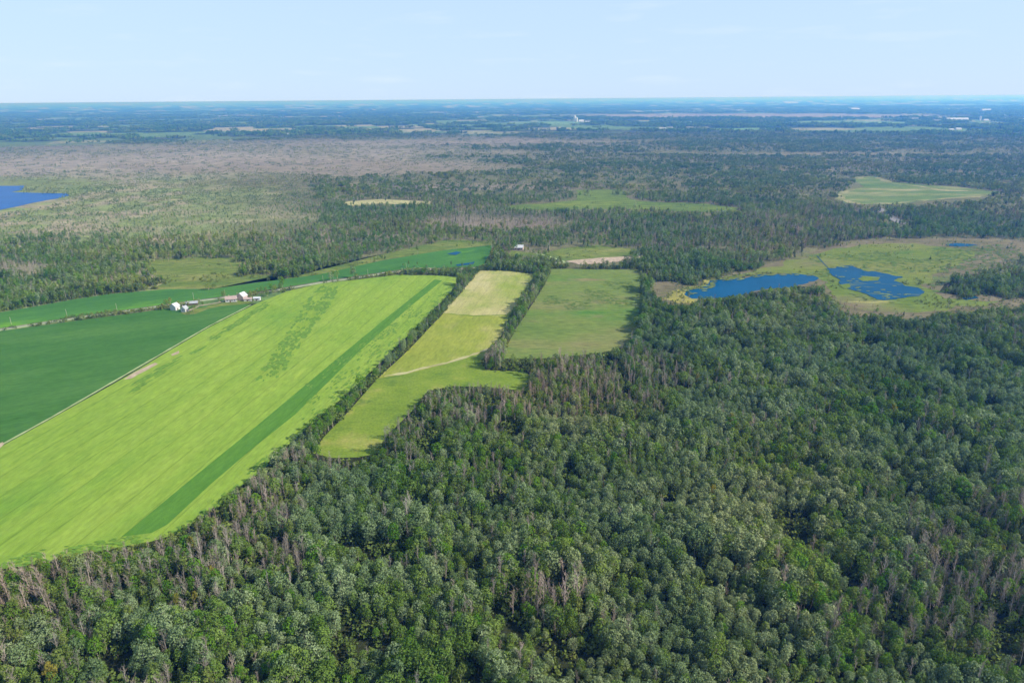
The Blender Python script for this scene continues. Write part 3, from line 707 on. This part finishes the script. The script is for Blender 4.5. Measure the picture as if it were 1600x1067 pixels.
def inst_object(name, X, Y, idx, rot, hs, ws, label):
    me = bpy.data.meshes.new(name); n = len(X)
    me.vertices.add(n); co = np.zeros((n, 3), np.float32); co[:, 0] = X; co[:, 1] = Y; me.vertices.foreach_set('co', co.ravel())
    a = me.attributes.new('idx', 'INT', 'POINT'); a.data.foreach_set('value', np.asarray(idx, np.int32))
    a = me.attributes.new('rot', 'FLOAT_VECTOR', 'POINT'); q = np.zeros((n, 3), np.float32); q[:, 2] = rot
    q[:, 0] = rng.normal(size=n) * .04; q[:, 1] = rng.normal(size=n) * .04; a.data.foreach_set('vector', q.ravel())
    a = me.attributes.new('scl', 'FLOAT_VECTOR', 'POINT'); q = np.stack([ws, ws, hs], 1).astype(np.float32); a.data.foreach_set('vector', q.ravel())
    o = bpy.data.objects.new(name, me); COL.objects.link(o)
    md = o.modifiers.new('scatter', 'NODES'); md.node_group = SC
    return tag(o, label, kind='stuff')

SC = bpy.data.node_groups.new('scatter', 'GeometryNodeTree')
SC.interface.new_socket('Geometry', in_out='INPUT', socket_type='NodeSocketGeometry')
SC.interface.new_socket('Geometry', in_out='OUTPUT', socket_type='NodeSocketGeometry')
gi = SC.nodes.new('NodeGroupInput'); goo = SC.nodes.new('NodeGroupOutput')
ip = SC.nodes.new('GeometryNodeInstanceOnPoints'); ci = SC.nodes.new('GeometryNodeCollectionInfo')
ci.inputs['Collection'].default_value = PROTO; ci.inputs['Separate Children'].default_value = True; ci.inputs['Reset Children'].default_value = True
def nattr(nm, dt):
    a = SC.nodes.new('GeometryNodeInputNamedAttribute'); a.data_type = dt; a.inputs['Name'].default_value = nm; return a.outputs[0]
SC.links.new(gi.outputs[0], ip.inputs['Points']); SC.links.new(ci.outputs[0], ip.inputs['Instance'])
ip.inputs['Pick Instance'].default_value = True
SC.links.new(nattr('idx', 'INT'), ip.inputs['Instance Index']); SC.links.new(nattr('rot', 'FLOAT_VECTOR'), ip.inputs['Rotation']); SC.links.new(nattr('scl', 'FLOAT_VECTOR'), ip.inputs['Scale'])
SC.links.new(ip.outputs[0], goo.inputs[0])

near = place(115, 760, 3.35, 101, 0, 0.77)
mid1 = place(760, 1500, 4.3, 102, 1, 0.70)
under = place(115, 900, 3.6, 103, 1, 0.8, True)
def indices(T, sel):
    out = np.zeros(len(sel), int)
    for j, i in enumerate(sel):
        names = IDX[(SPN[T['pick'][i]], T['lvl'])]; out[j] = NUM[names[T['var'][i] % len(names)]]
    return out

# the trees that show largest stand as objects of their own
T = near
dist = np.sqrt(T['X'] ** 2 + T['Y'] ** 2 + H ** 2)
tx, ty = PX(T['X'] * H / (H - 9), T['Y'] * H / (H - 9))
inframe = (tx > 5) & (tx < 1595) & (ty < 1062)
size = np.where(inframe, T['hs'] / dist, 0)
leafy = inframe & (T['pick'] != 9); barem = inframe & (T['pick'] == 9)
sel_l = np.argsort(-np.where(leafy, size, 0))[:300]; sel_b = np.argsort(-np.where(barem, size, 0))[:130]
SPW = {'silver': ('broadleaf_tree', 'broad silvery-green tree'), 'green': ('broadleaf_tree', 'broad mid-green tree'), 'bright': ('broadleaf_tree', 'broad bright green tree'),
       'tallgreen': ('poplar_tree', 'tall narrow mid-green tree'), 'tallsilver': ('poplar_tree', 'tall narrow silvery-green tree'), 'conifer': ('conifer_tree', 'dark pointed conifer'),
       'shrub': ('shrub', 'low olive shrub'), 'half': ('thin_tree', 'thin olive-leaved tree'), 'yellow': ('thin_tree', 'thin yellowing tree'), 'bare': ('bare_tree', 'bare grey-brown dead tree')}
NB = {'silver': 'a silvery tree', 'green': 'a green tree', 'bright': 'a bright tree', 'tallgreen': 'a tall green tree', 'tallsilver': 'a tall silvery tree', 'conifer': 'a conifer', 'shrub': 'a shrub', 'half': 'a thin tree', 'yellow': 'a yellowing tree', 'bare': 'a bare tree'}
def tree_obj(sp, var, x, y, rot, hs, ws, label, cat, group):
    t = bpy.data.objects.new(SPW[sp][0], None); COL.objects.link(t); t.empty_display_size = .5
    t.location = (x, y, 0); t.rotation_euler = (random.gauss(0, .035), random.gauss(0, .035), rot); t.scale = (ws, ws, hs)
    tag(t, label, cat, group)
    for me_, nm in zip(NEAR[sp][var % len(NEAR[sp])], ('trunk', 'twigs' if sp == 'bare' else 'crown')):
        o = bpy.data.objects.new(nm, me_); COL.objects.link(o); o.parent = t
    return t
for i in list(sel_l) + list(sel_b):
    sp = SPN[T['pick'][i]]; x = tx[i]; y_ = ty[i]
    dd = (tx - x) ** 2 + (ty - y_) ** 2; dd[i] = 1e9; j = int(np.argmin(dd)); ex, ey = tx[j] - x, ty[j] - y_
    rel = ('left of' if ex > 0 else 'right of') if abs(ex) > abs(ey) else ('behind' if ey > 0 else 'in front of')
    band = ['far left', 'left side', 'left of centre', 'centre', 'right of centre', 'right side', 'far right'][min(6, int(x / 229))]
    rowt = 'bottom edge' if y_ > 1020 else 'near bottom' if y_ > 970 else 'lower forest'
    lab = '%s %s %s, %s, %s' % (SPW[sp][1], rel, NB[SPN[T['pick'][j]]], rowt, band)
    tree_obj(sp, T['var'][i], T['X'][i], T['Y'][i], T['rot'][i], T['hs'][i], T['ws'][i], lab, 'shrub' if sp == 'shrub' else 'tree', 'foremost %ss of the forest' % SPW[sp][1])
rest = np.setdiff1d(np.arange(len(T['X'])), np.concatenate([sel_l, sel_b]))
inst_object('forest', T['X'][rest], T['Y'][rest], indices(T, rest), T['rot'][rest], T['hs'][rest], T['ws'][rest], 'dense mixed green and silvery forest filling the foreground')
al = np.arange(len(under['X'])); inst_object('undergrowth', under['X'], under['Y'], indices(under, al), under['rot'], under['hs'], under['ws'], 'olive and green bushes under the forest trees')
al = np.arange(len(mid1['X']))
inst_object('forest', mid1['X'], mid1['Y'], indices(mid1, al), mid1['rot'], mid1['hs'], mid1['ws'], 'mixed woods and swamp trees behind the fields and ponds')

def place_clumps(r0, r1, sp, seed, far=False, scale=1.0):
    X, Y, r = rings(r0, r1, sp, seed)
    ok = clearmask(X, Y, 11); X, Y = X[ok], Y[ok]
    px, py = PX(X, Y)
    n1 = vnoise(X, Y, 150, 61); n2 = vnoise(X, Y, 420, 62); n5 = vnoise(X, Y, 1100, 63)
    wob = (vnoise(X, Y, 260, 2) - .5) * 2
    dens = np.ones(len(X))
    for P in LIGHTCLEAR:
        qx, qy = PX(X * 1.04, Y * 1.04); dens *= np.where(inside(px, py, P) | inside(qx, qy, P), 0.16 if P is GREENSTRIP else 0.04, 1)
    be = np.clip((860 + wob * 260 - px) / 400, 0, 1) * np.clip(1.3 - np.abs(py - 252 + wob * 10 + (px - 300) * 0.028) / 26, 0, 1)
    for cx, cy_, rx, ry in ((120, 231, 200, 4), (640, 222, 320, 5), (500, 262, 300, 9), (1290, 241, 300, 2.0), (1180, 181, 300, 3), (1320, 192, 90, 3), (1280, 202, 60, 2),(860,192,60,2),(1130,202,60,1.3)):
        be = np.maximum(be, soft(px + wob * 30, py + wob * ry, cx, cy_, rx, ry))
    be = np.maximum(be, soft(px + wob * 20, py, 60, 286, 80, 8))
    dens *= 1 - 0.74 * be
    dens *= 0.40 + .12 * np.clip((px - 900) / 300, 0, 1)
    D = np.hypot(X, Y)
    if far:
        fx = vnoise(X * 0.6, Y, 700, 21, 2); cell = _h(np.floor((X + 0.3 * Y) / 330), np.floor((Y - 0.3 * X) / 260), 5)
        dens *= np.where((D > 4200) & (fx > 0.48) & (cell > 0.4), 0.05, 1)
        dens *= np.where(n1 < .33, .3, 1)
    k = r.random(len(X)) < dens
    X, Y, px, py, n1, n2, be, wob = [q[k] for q in (X, Y, px, py, n1, n2, be, wob)]
    swl = (np.clip((560 - px) / 120 + wob * .6, 0, 1) * np.clip(1.6 - np.abs(py - 312) / 45, 0, 1)) > .5
    kind = np.where(n1 + 0.5 * (n2 - .5) > 0.55, 0, 1)
    kind = np.where((vnoise(X, Y * 1.6, 330, 88) > .56) & (r.random(len(X)) < .6), 2, kind)
    kind = np.where((swl) | (be > .3), 2, kind)
    var = r.integers(0, 3, len(X)); out = np.zeros(len(X), int)
    tn = ['f_wood'] * 2 + ['c_pale'] if far and sp > 30 else ['c_wood', 'c_grey', 'c_pale']
    for kk in range(3):
        for vv in range(3):
            out[(kind == kk) & (var == vv)] = NUM[IDX[(tn[kk], 0)][vv]]
    hs = (0.75 + 0.5 * r.random(len(X))) * scale * .85
    ws = scale * (.9 + .3 * r.random(len(X)))
    return X, Y, out, r.random(len(X)) * 6.283, hs, ws
for nm, args, lb in (('forest', (1500, 2700, 13, 111, False, 0.66), 'grey-green woods of the middle distance'), ('forest', (2700, 4400, 17.5, 112, True, 0.78), 'far woods beyond the reed country'),
                     ('forest', (4400, 8000, 54, 113, True, 1.1), 'distant blue woods near the horizon'), ('forest', (8000, 17000, 105, 114, True, 1.9), 'farthest woods fading into the haze')):
    X, Y, out, rt, hs, ws = place_clumps(*args)
    print(nm, len(X)); inst_object(nm, X, Y, out, rt, hs if args[0] < 8000 else hs * .55, ws, lb)
print('near', len(near['X']), 'mid', len(mid1['X']))

# ------------------------------------------------------------------ tree rows between the fields
def tree_row(pts, spacing, width, mix, label, group, s0=0.75, seed=0, prob=1.0):
    r = np.random.default_rng(seed); P = [np.array(G(*p)) for p in pts]; L0 = []
    tot = sum(np.linalg.norm(b - a) for a, b in zip(P[:-1], P[1:])); run = 0
    for a, b in zip(P[:-1], P[1:]):
        L = np.linalg.norm(b - a); n = max(1, int(L / spacing)); d = (b - a) / L; nn = np.array([-d[1], d[0]])
        for i in range(n):
            if r.random() > prob: continue
            f = (i + r.random() * .8) / n; q = a + (b - a) * f + nn * (r.random() - .5) * width
            L0.append((mix[int(r.random() * len(mix))], q, s0 * (0.65 + 0.6 * r.random()), (run + L * f) / tot))
        run += L
    steep = abs(pts[0][1] - pts[-1][1]) > abs(pts[0][0] - pts[-1][0]) * .5
    for k, (sp, q, hs, f) in enumerate(L0):
        kind = {'bare': 'bare grey tree', 'shrub': 'low olive shrub', 'conifer': 'dark conifer', 'green': 'mid-green tree', 'tallgreen': 'narrow green tree', 'silver': 'silvery tree', 'bright': 'bright green tree', 'half': 'thin olive tree'}[sp]
        lb = kind + ' ' + label
        if len(L0) > 12:
            sec = ['far end', 'far part', 'middle', 'near part', 'near end'][min(4, int(f * 5))] if steep else ['left end', 'left part', 'middle', 'right part', 'right end'][min(4, int(f * 5))]
            if k: lb = kind + ' by ' + NB[L0[k - 1][0]] + ', ' + sec + ' of ' + label.split(' the ', 1)[1].replace('long tree ', '')
        tree_obj(sp, int(r.integers(0, 12)), q[0], q[1], r.random() * 6.28, hs, hs * (1 + .3 * r.random()), lb, 'shrub' if sp == 'shrub' else 'tree', group)
MIXA = ['green', 'green', 'tallgreen', 'bare', 'half', 'silver', 'shrub', 'green']
tree_row([(742,431),(716,462),(675,505),(612,566),(552,622),(512,662)], 4.6, 2.4, MIXA, 'in the row beside bright field', 'trees in the long row beside the bright field', 0.46, 1)
tree_row([(512,662),(470,702),(435,738),(408,768)], 4.0, 11, MIXA, 'in the row joining the forest', 'trees where the row joins the forest', 0.6, 2)
tree_row([(856,437),(836,468),(812,506),(792,535),(772,562)], 4.0, 6, ['bare', 'green', 'tallgreen', 'bare', 'half', 'shrub'], 'in the row left of square meadow', 'trees in the row left of the square meadow', 0.43, 3)
tree_row([(1009,418),(1009,450),(1007,480),(1004,505)], 5, 5, ['green', 'bare', 'conifer', 'tallgreen', 'half'], 'in the row right of square meadow', 'trees in the row right of the square meadow', 0.55, 4)
tree_row([(1003,515),(1000,535),(996,556)], 4, 9, ['green', 'tallgreen', 'silver'], 'in the corner of square meadow', 'tall trees at the corner of the square meadow', 0.95, 5)
tree_row([(846,421),(880,419),(940,418),(1002,418)], 6.5, 6, ['green', 'conifer', 'tallgreen', 'shrub', 'half'], 'in the row behind square meadow', 'trees along the far side of the square meadow', 0.33, 6)
tree_row([(756,579),(790,581),(822,583)], 3.6, 5, ['green', 'shrub', 'bright'], 'at the near end of the square meadow', 'trees at the near end of the square meadow', 0.5, 7)
tree_row([(700,418),(735,419),(748,426),(760,417)], 5, 8, ['shrub', 'green', 'half'], 'by the water at the road bend', 'bushes by the road bend', 0.55, 8)
tree_row([(3,514),(60,506),(95,501)], 4.6, 1.6, ['shrub'], 'by the roadside at the left edge', 'left roadside shrubs', 0.6, 9, .75)
tree_row([(95,500),(128,493),(182,486)], 3.6, 1.6, ['shrub'], 'in the row between two roadside poles', 'middle roadside shrubs', 0.75, 10)
tree_row([(400,458),(420,455),(445,451),(436,458),(410,465)], 4.6, 10, ['green', 'green', 'shrub', 'bright'], 'in the clump right of the farm houses', 'trees in the clump right of the farm', 0.62, 11)
tree_row([(470,452),(560,438)], 14, 1.5, ['shrub'], 'on the road edge above the bright field', 'shrubs on the far road edge', 0.35, 12, .6)
tree_row([(625,418),(650,416),(668,417)], 6, 8, ['green', 'shrub', 'half'], 'beside the dirt patch on the road', 'bushes by the dirt patch', 0.55, 13)

def one_tree(sp, p, hs, ws, label, var=0):
    x, y = G(*p); tree_obj(sp, var, x, y, 1.0, hs, ws, label, 'tree', None)
one_tree('green', (303, 487), 0.62, 1.05, 'round dark green tree in front of the grey farm shed', 1)
one_tree('green', (261, 480), 0.72, 1.0, 'grey-green tree just left of the white barn', 2)
one_tree('half', (267, 478), 0.7, 1.1, 'thin tree leaning over the left barn wall', 1)
one_tree('green', (326, 453), 0.62, 1.35, 'dark round tree alone on the far edge of the creek field', 0)
one_tree('green', (335, 452), 0.5, 1.0, 'smaller dark tree beside the lone round one', 1)
one_tree('green', (297, 491), 0.3, .6, 'small bush by the small white gabled house', 0)
one_tree('tallgreen', (317, 479), 0.45, .6, 'narrow tree right of the round farm tree', 0)
one_tree('silver', (343, 471), 0.4, .6, 'small silvery tree in the yard left of the pink-roofed house', 0)
one_tree('half', (371, 473), 0.35, .6, 'small thin tree in front of the pink-roofed house', 0)
one_tree('green', (396, 472), 0.3, .5, 'small green bush between the low pink shed and the white shed', 2)
one_tree('bare', (372, 466), 0.55, .8, 'bare tree between the pink-roofed house and the white-gabled barn', 1)
one_tree('green', (350, 467), 0.75, .9, 'green tree left of the pink-roofed farm house', 2)
one_tree('bright', (348, 474), 0.35, .5, 'small bright green tree in the farm yard', 1)
one_tree('tallgreen', (392, 464), 0.6, .8, 'narrow green tree behind the low white shed', 1)

# ------------------------------------------------------------------ buildings
M_white = simple('white_boards', (0.56, 0.55, 0.52), 0.05, 2); M_pink = simple('worn_pink_boards', (0.50, 0.38, 0.33), 0.2, 1)
M_rw = simple('white_metal_roof', (0.52, 0.52, 0.53), 0.1, 1); M_rg = simple('grey_metal_roof', (0.36, 0.37, 0.38), 0.15, 1)
M_rp = simple('rusty_roof', (0.40, 0.30, 0.26), 0.25, 1); M_win = simple('dark_glass', (0.03, 0.04, 0.05), 0.1); M_bboard = simple('brown_boards', (0.16, 0.11, 0.08), 0.2)
M_conc = simple('silo_concrete', (0.62, 0.61, 0.58), 0.1)
def boxv(x0, y0, z0, x1, y1, z1):
    return [(x0,y0,z0),(x1,y0,z0),(x1,y1,z0),(x0,y1,z0),(x0,y0,z1),(x1,y0,z1),(x1,y1,z1),(x0,y1,z1)], [(0,3,2,1),(4,5,6,7),(0,1,5,4),(1,2,6,5),(2,3,7,6),(3,0,4,7)]
def building(name, label, cat, p, w, d, h, rh_, rot, wm, rm, door=True, nwin=2, chimney=False, group=None):
    x, y = G(*p)
    t = bpy.data.objects.new(name, None); COL.objects.link(t); t.location = (x, y, 0); t.rotation_euler = (0, 0, rot); tag(t, label, cat, group)
    a, b = w / 2, d / 2
    V = [(-a,-b,0),(a,-b,0),(a,b,0),(-a,b,0),(-a,-b,h),(a,-b,h),(a,b,h),(-a,b,h),(-a,0,h+rh_),(a,0,h+rh_)]
    F = [(0,1,5,4),(2,3,7,6),(1,2,6,9,5),(3,0,4,8,7),(0,3,2,1)]
    mesh_obj('wall', V, F, wm, t)
    e, th = 0.45, 0.22; k = rh_ / b
    def slab(s):
        yo = s * (b + e); zo = h - k * e + .03; zt = h + rh_ + .03
        v = [(-a-e, yo, zo), (a+e, yo, zo), (a+e, 0, zt), (-a-e, 0, zt)]; v += [(q[0], q[1], q[2] + th) for q in v]
        return v, [(0,1,2,3),(7,6,5,4),(0,4,5,1),(1,5,6,2),(2,6,7,3),(3,7,4,0)]
    RV, RF = slab(-1); v2, f2 = slab(1); RF += [tuple(i + 8 for i in q) for q in f2]; RV += v2
    ro = mesh_obj('roof', RV, RF, rm, t)
    if chimney: v, f = boxv(-a*.4-.4, b*.2, h + rh_*.4, -a*.4+.4, b*.2+.8, h + rh_ + 1.1); mesh_obj('chimney', v, f, M_rp, ro)
    if door:
        v, f = boxv(-0.06*w-.8, -b-.06, 0, -0.06*w+.8, -b-.003, min(2.2, h*.8)); mesh_obj('door', v, f, M_bboard, t)
    for i in range(nwin):
        cx = -a + w * (i + 0.5) / nwin + (1.2 if abs(-a + w * (i + .5) / nwin) < 1.3 else 0)
        v, f = boxv(cx-.5, -b-.07, h*.4, cx+.5, -b-.002, h*.4+1.1); mesh_obj('window', v, f, M_win, t)
    if nwin:
        v, f = boxv(-a-.07, -.5, h*.45, -a-.002, .5, h*.45+1.2); mesh_obj('window', v, f, M_win, t)
    return t
building('barn', 'tall white barn, leftmost building of the farm by the road', 'barn', (274, 484), 6.0, 7.0, 4.4, 2.6, R(72), M_white, M_rw, True, 0)
building('farmhouse', 'small white gabled house just right of the tall white barn', 'house', (289, 487), 5.0, 5.2, 3.6, 2.4, R(78), M_white, M_rg, True, 2, True)
building('shed', 'low grey-roofed shed behind the round dark tree', 'shed', (301, 476), 11, 5, 2.2, 1.5, R(14), M_bboard, M_rg, True, 1)
building('farmhouse', 'long pink-roofed farmhouse, left end of the right farm', 'house', (362, 471), 11, 7, 3.4, 2.4, R(12), M_white, M_rp, True, 3, True)
building('barn', 'tall white-gabled barn in the middle of the right farm', 'barn', (379, 468), 7, 8, 4.6, 3.2, R(70), M_pink, M_rw, True, 0)
building('shed', 'low pink shed against the white-gabled barn', 'shed', (388, 470), 8, 4.5, 2.4, 1.2, R(10), M_white, M_rp, True, 1)
building('shed', 'small white shed at the right end of the right farm', 'shed', (402, 469), 6.5, 4, 2.6, 1.0, R(6), M_white, M_rw, True, 1)
building('house', 'small house with pale metal roof alone among trees beyond the fields', 'house', (811, 390), 12, 9, 3.6, 3.0, R(-8), M_pink, M_rw, True, 3, True)

def silo(label, p, r, h):
    x, y = G(*p); t = bpy.data.objects.new('silo', None); COL.objects.link(t); t.location = (x, y, 0); tag(t, label, 'silo')
    n = 14; ring = lambda rr, z: [(rr*math.cos(i*2*math.pi/n), rr*math.sin(i*2*math.pi/n), z) for i in range(n)]
    mesh_obj('wall', ring(r, 0) + ring(r, h), [(i, (i+1) % n, n+(i+1) % n, n+i) for i in range(n)], M_conc, t, smooth=True)
    V = ring(r*1.04, h) ; F = []
    for k, (q, z) in enumerate(((.85, .4), (.5, .75))): V += ring(r*q, h + r*z)
    V.append((0, 0, h + r*.9))
    for k in range(2): F += [(k*n+i, k*n+(i+1) % n, (k+1)*n+(i+1) % n, (k+1)*n+i) for i in range(n)]
    F += [(2*n+i, 2*n+(i+1) % n, 3*n) for i in range(n)]
    mesh_obj('dome', V, F, M_rw, t, smooth=True)
silo('pale silo, taller of the pair far beyond the reed country', (898, 191), 10, 50)
silo('shorter pale silo just right of the taller one', (901, 191), 9, 34)
silo('lone pale silo at the far right horizon farm', (1531, 189), 7, 32)
FB = [('barn', 'white barn beside the two distant silos', (908, 191.5), 44, 26, 12, 10, M_white, M_rw), ('barn', 'low white barn right of the distant silos', (918, 192), 40, 22, 7, 6, M_white, M_rw),
      ('barn', 'long white barn far away near the right horizon', (1495, 188), 190, 30, 10, 9, M_white, M_rw), ('barn', 'white barn right of the lone far silo', (1540, 189), 40, 20, 7, 6, M_white, M_rw),
      ('house', 'white roof in the far fields below the long barn', (1497, 203), 34, 18, 6, 5, M_white, M_rw), ('house', 'smaller white roof left of the pair below the long barn', (1486, 204), 26, 16, 6, 4, M_white, M_rw),
      ('house', 'pale farm roof in the far fields right of centre', (1035, 203), 45, 18, 6, 6, M_white, M_rw), ('house', 'pale roof at the left end of the far green field', (1026, 204), 24, 14, 6, 4, M_white, M_rw),
      ('barn', 'tiny white barn in the blue distance right of centre', (1336, 172.5), 130, 50, 16, 12, M_white, M_rw), ('barn', 'tiny white barn in the blue distance by the right edge', (1540, 174), 120, 50, 16, 12, M_white, M_rw),
      ('barn', 'white barn close under the right horizon', (1236, 162), 420, 90, 26, 18, M_white, M_rw), ('house', 'pale roof at the very right edge in the distance', (1597, 188), 50, 22, 8, 6, M_white, M_rw),
      ('house', 'pale roof behind the far right grass clearing', (1418, 189), 60, 24, 8, 6, M_white, M_rw), ('house', 'pale far roof beyond the left reed strip', (453, 211), 30, 18, 6, 5, M_white, M_rw)]
for nm, lb, p, w, d, h, r_, wm, rm in FB:
    building(nm, lb, nm, p, w, d, h, r_, 0.05, wm, rm, False, 0)

# ------------------------------------------------------------------ wooden poles along the road
M_pole = simple('weathered_pole', (0.42, 0.38, 0.32), 0.15)
def pole(p, label, h=7.5):
    x, y = G(*p); t = bpy.data.objects.new('utility_pole', None); COL.objects.link(t); t.location = (x, y, 0); t.rotation_euler = (0, 0, R(-60))
    tag(t, label, 'utility pole', 'utility poles along the farm road')
    V, F = [], []; tube(V, F, (0, 0, -.2), (0, 0, h), .17, .11, 8); mesh_obj('post', V, F, M_pole, t)
    v, f = boxv(-1.0, -.19, h - .75, 1.0, -.115, h - .6); mesh_obj('crossarm', v, f, M_pole, t)
    for k in (-.85, 0.85):
        V, F = [], []; tube(V, F, (k, -.155, h - .6), (k, -.155, h - .4), .05, .03, 6); mesh_obj('insulator', V, F, M_white, t)
pole((18, 507), 'wooden pole by the road at the left edge'); pole((105, 494.5), 'second wooden pole from the left edge'); pole((183, 485), 'wooden pole midway between left edge and white barn')
pole((303, 468), 'wooden pole behind the grey farm shed'); pole((505, 440), 'wooden pole above the left end of the bright field'); pole((575, 430), 'wooden pole above the middle of the bright field')
pole((635, 420), 'wooden pole beside the dirt patch at the road bend'); pole((352, 463), 'wooden pole behind the pink-roofed farmhouse')

# ------------------------------------------------------------------ haze
v, f = boxv(-262000, -262000, -1.0, 262000, 262000, H + 1.5)
hm = NT('air'); pv = hm.n('ShaderNodeVolumePrincipled'); pv.inputs['Density'].default_value = 1.18e-4
pv.inputs['Color'].default_value = (0.11, 0.365, 1.0, 1); pv.inputs['Absorption Color'].default_value = (0.83, 0.83, 0.83, 1); pv.inputs['Anisotropy'].default_value = 0.30
hm.l(pv.outputs[0], hm.out.inputs['Volume'])
hz = mesh_obj('haze', v, f, hm.m); hz['kind'] = 'stuff'; hz['label'] = 'thin blue summer haze over the plain'
hm.m.volume_intersection_method = 'FAST' if hasattr(hm.m, 'volume_intersection_method') else None
hm.m.cycles.homogeneous_volume = True
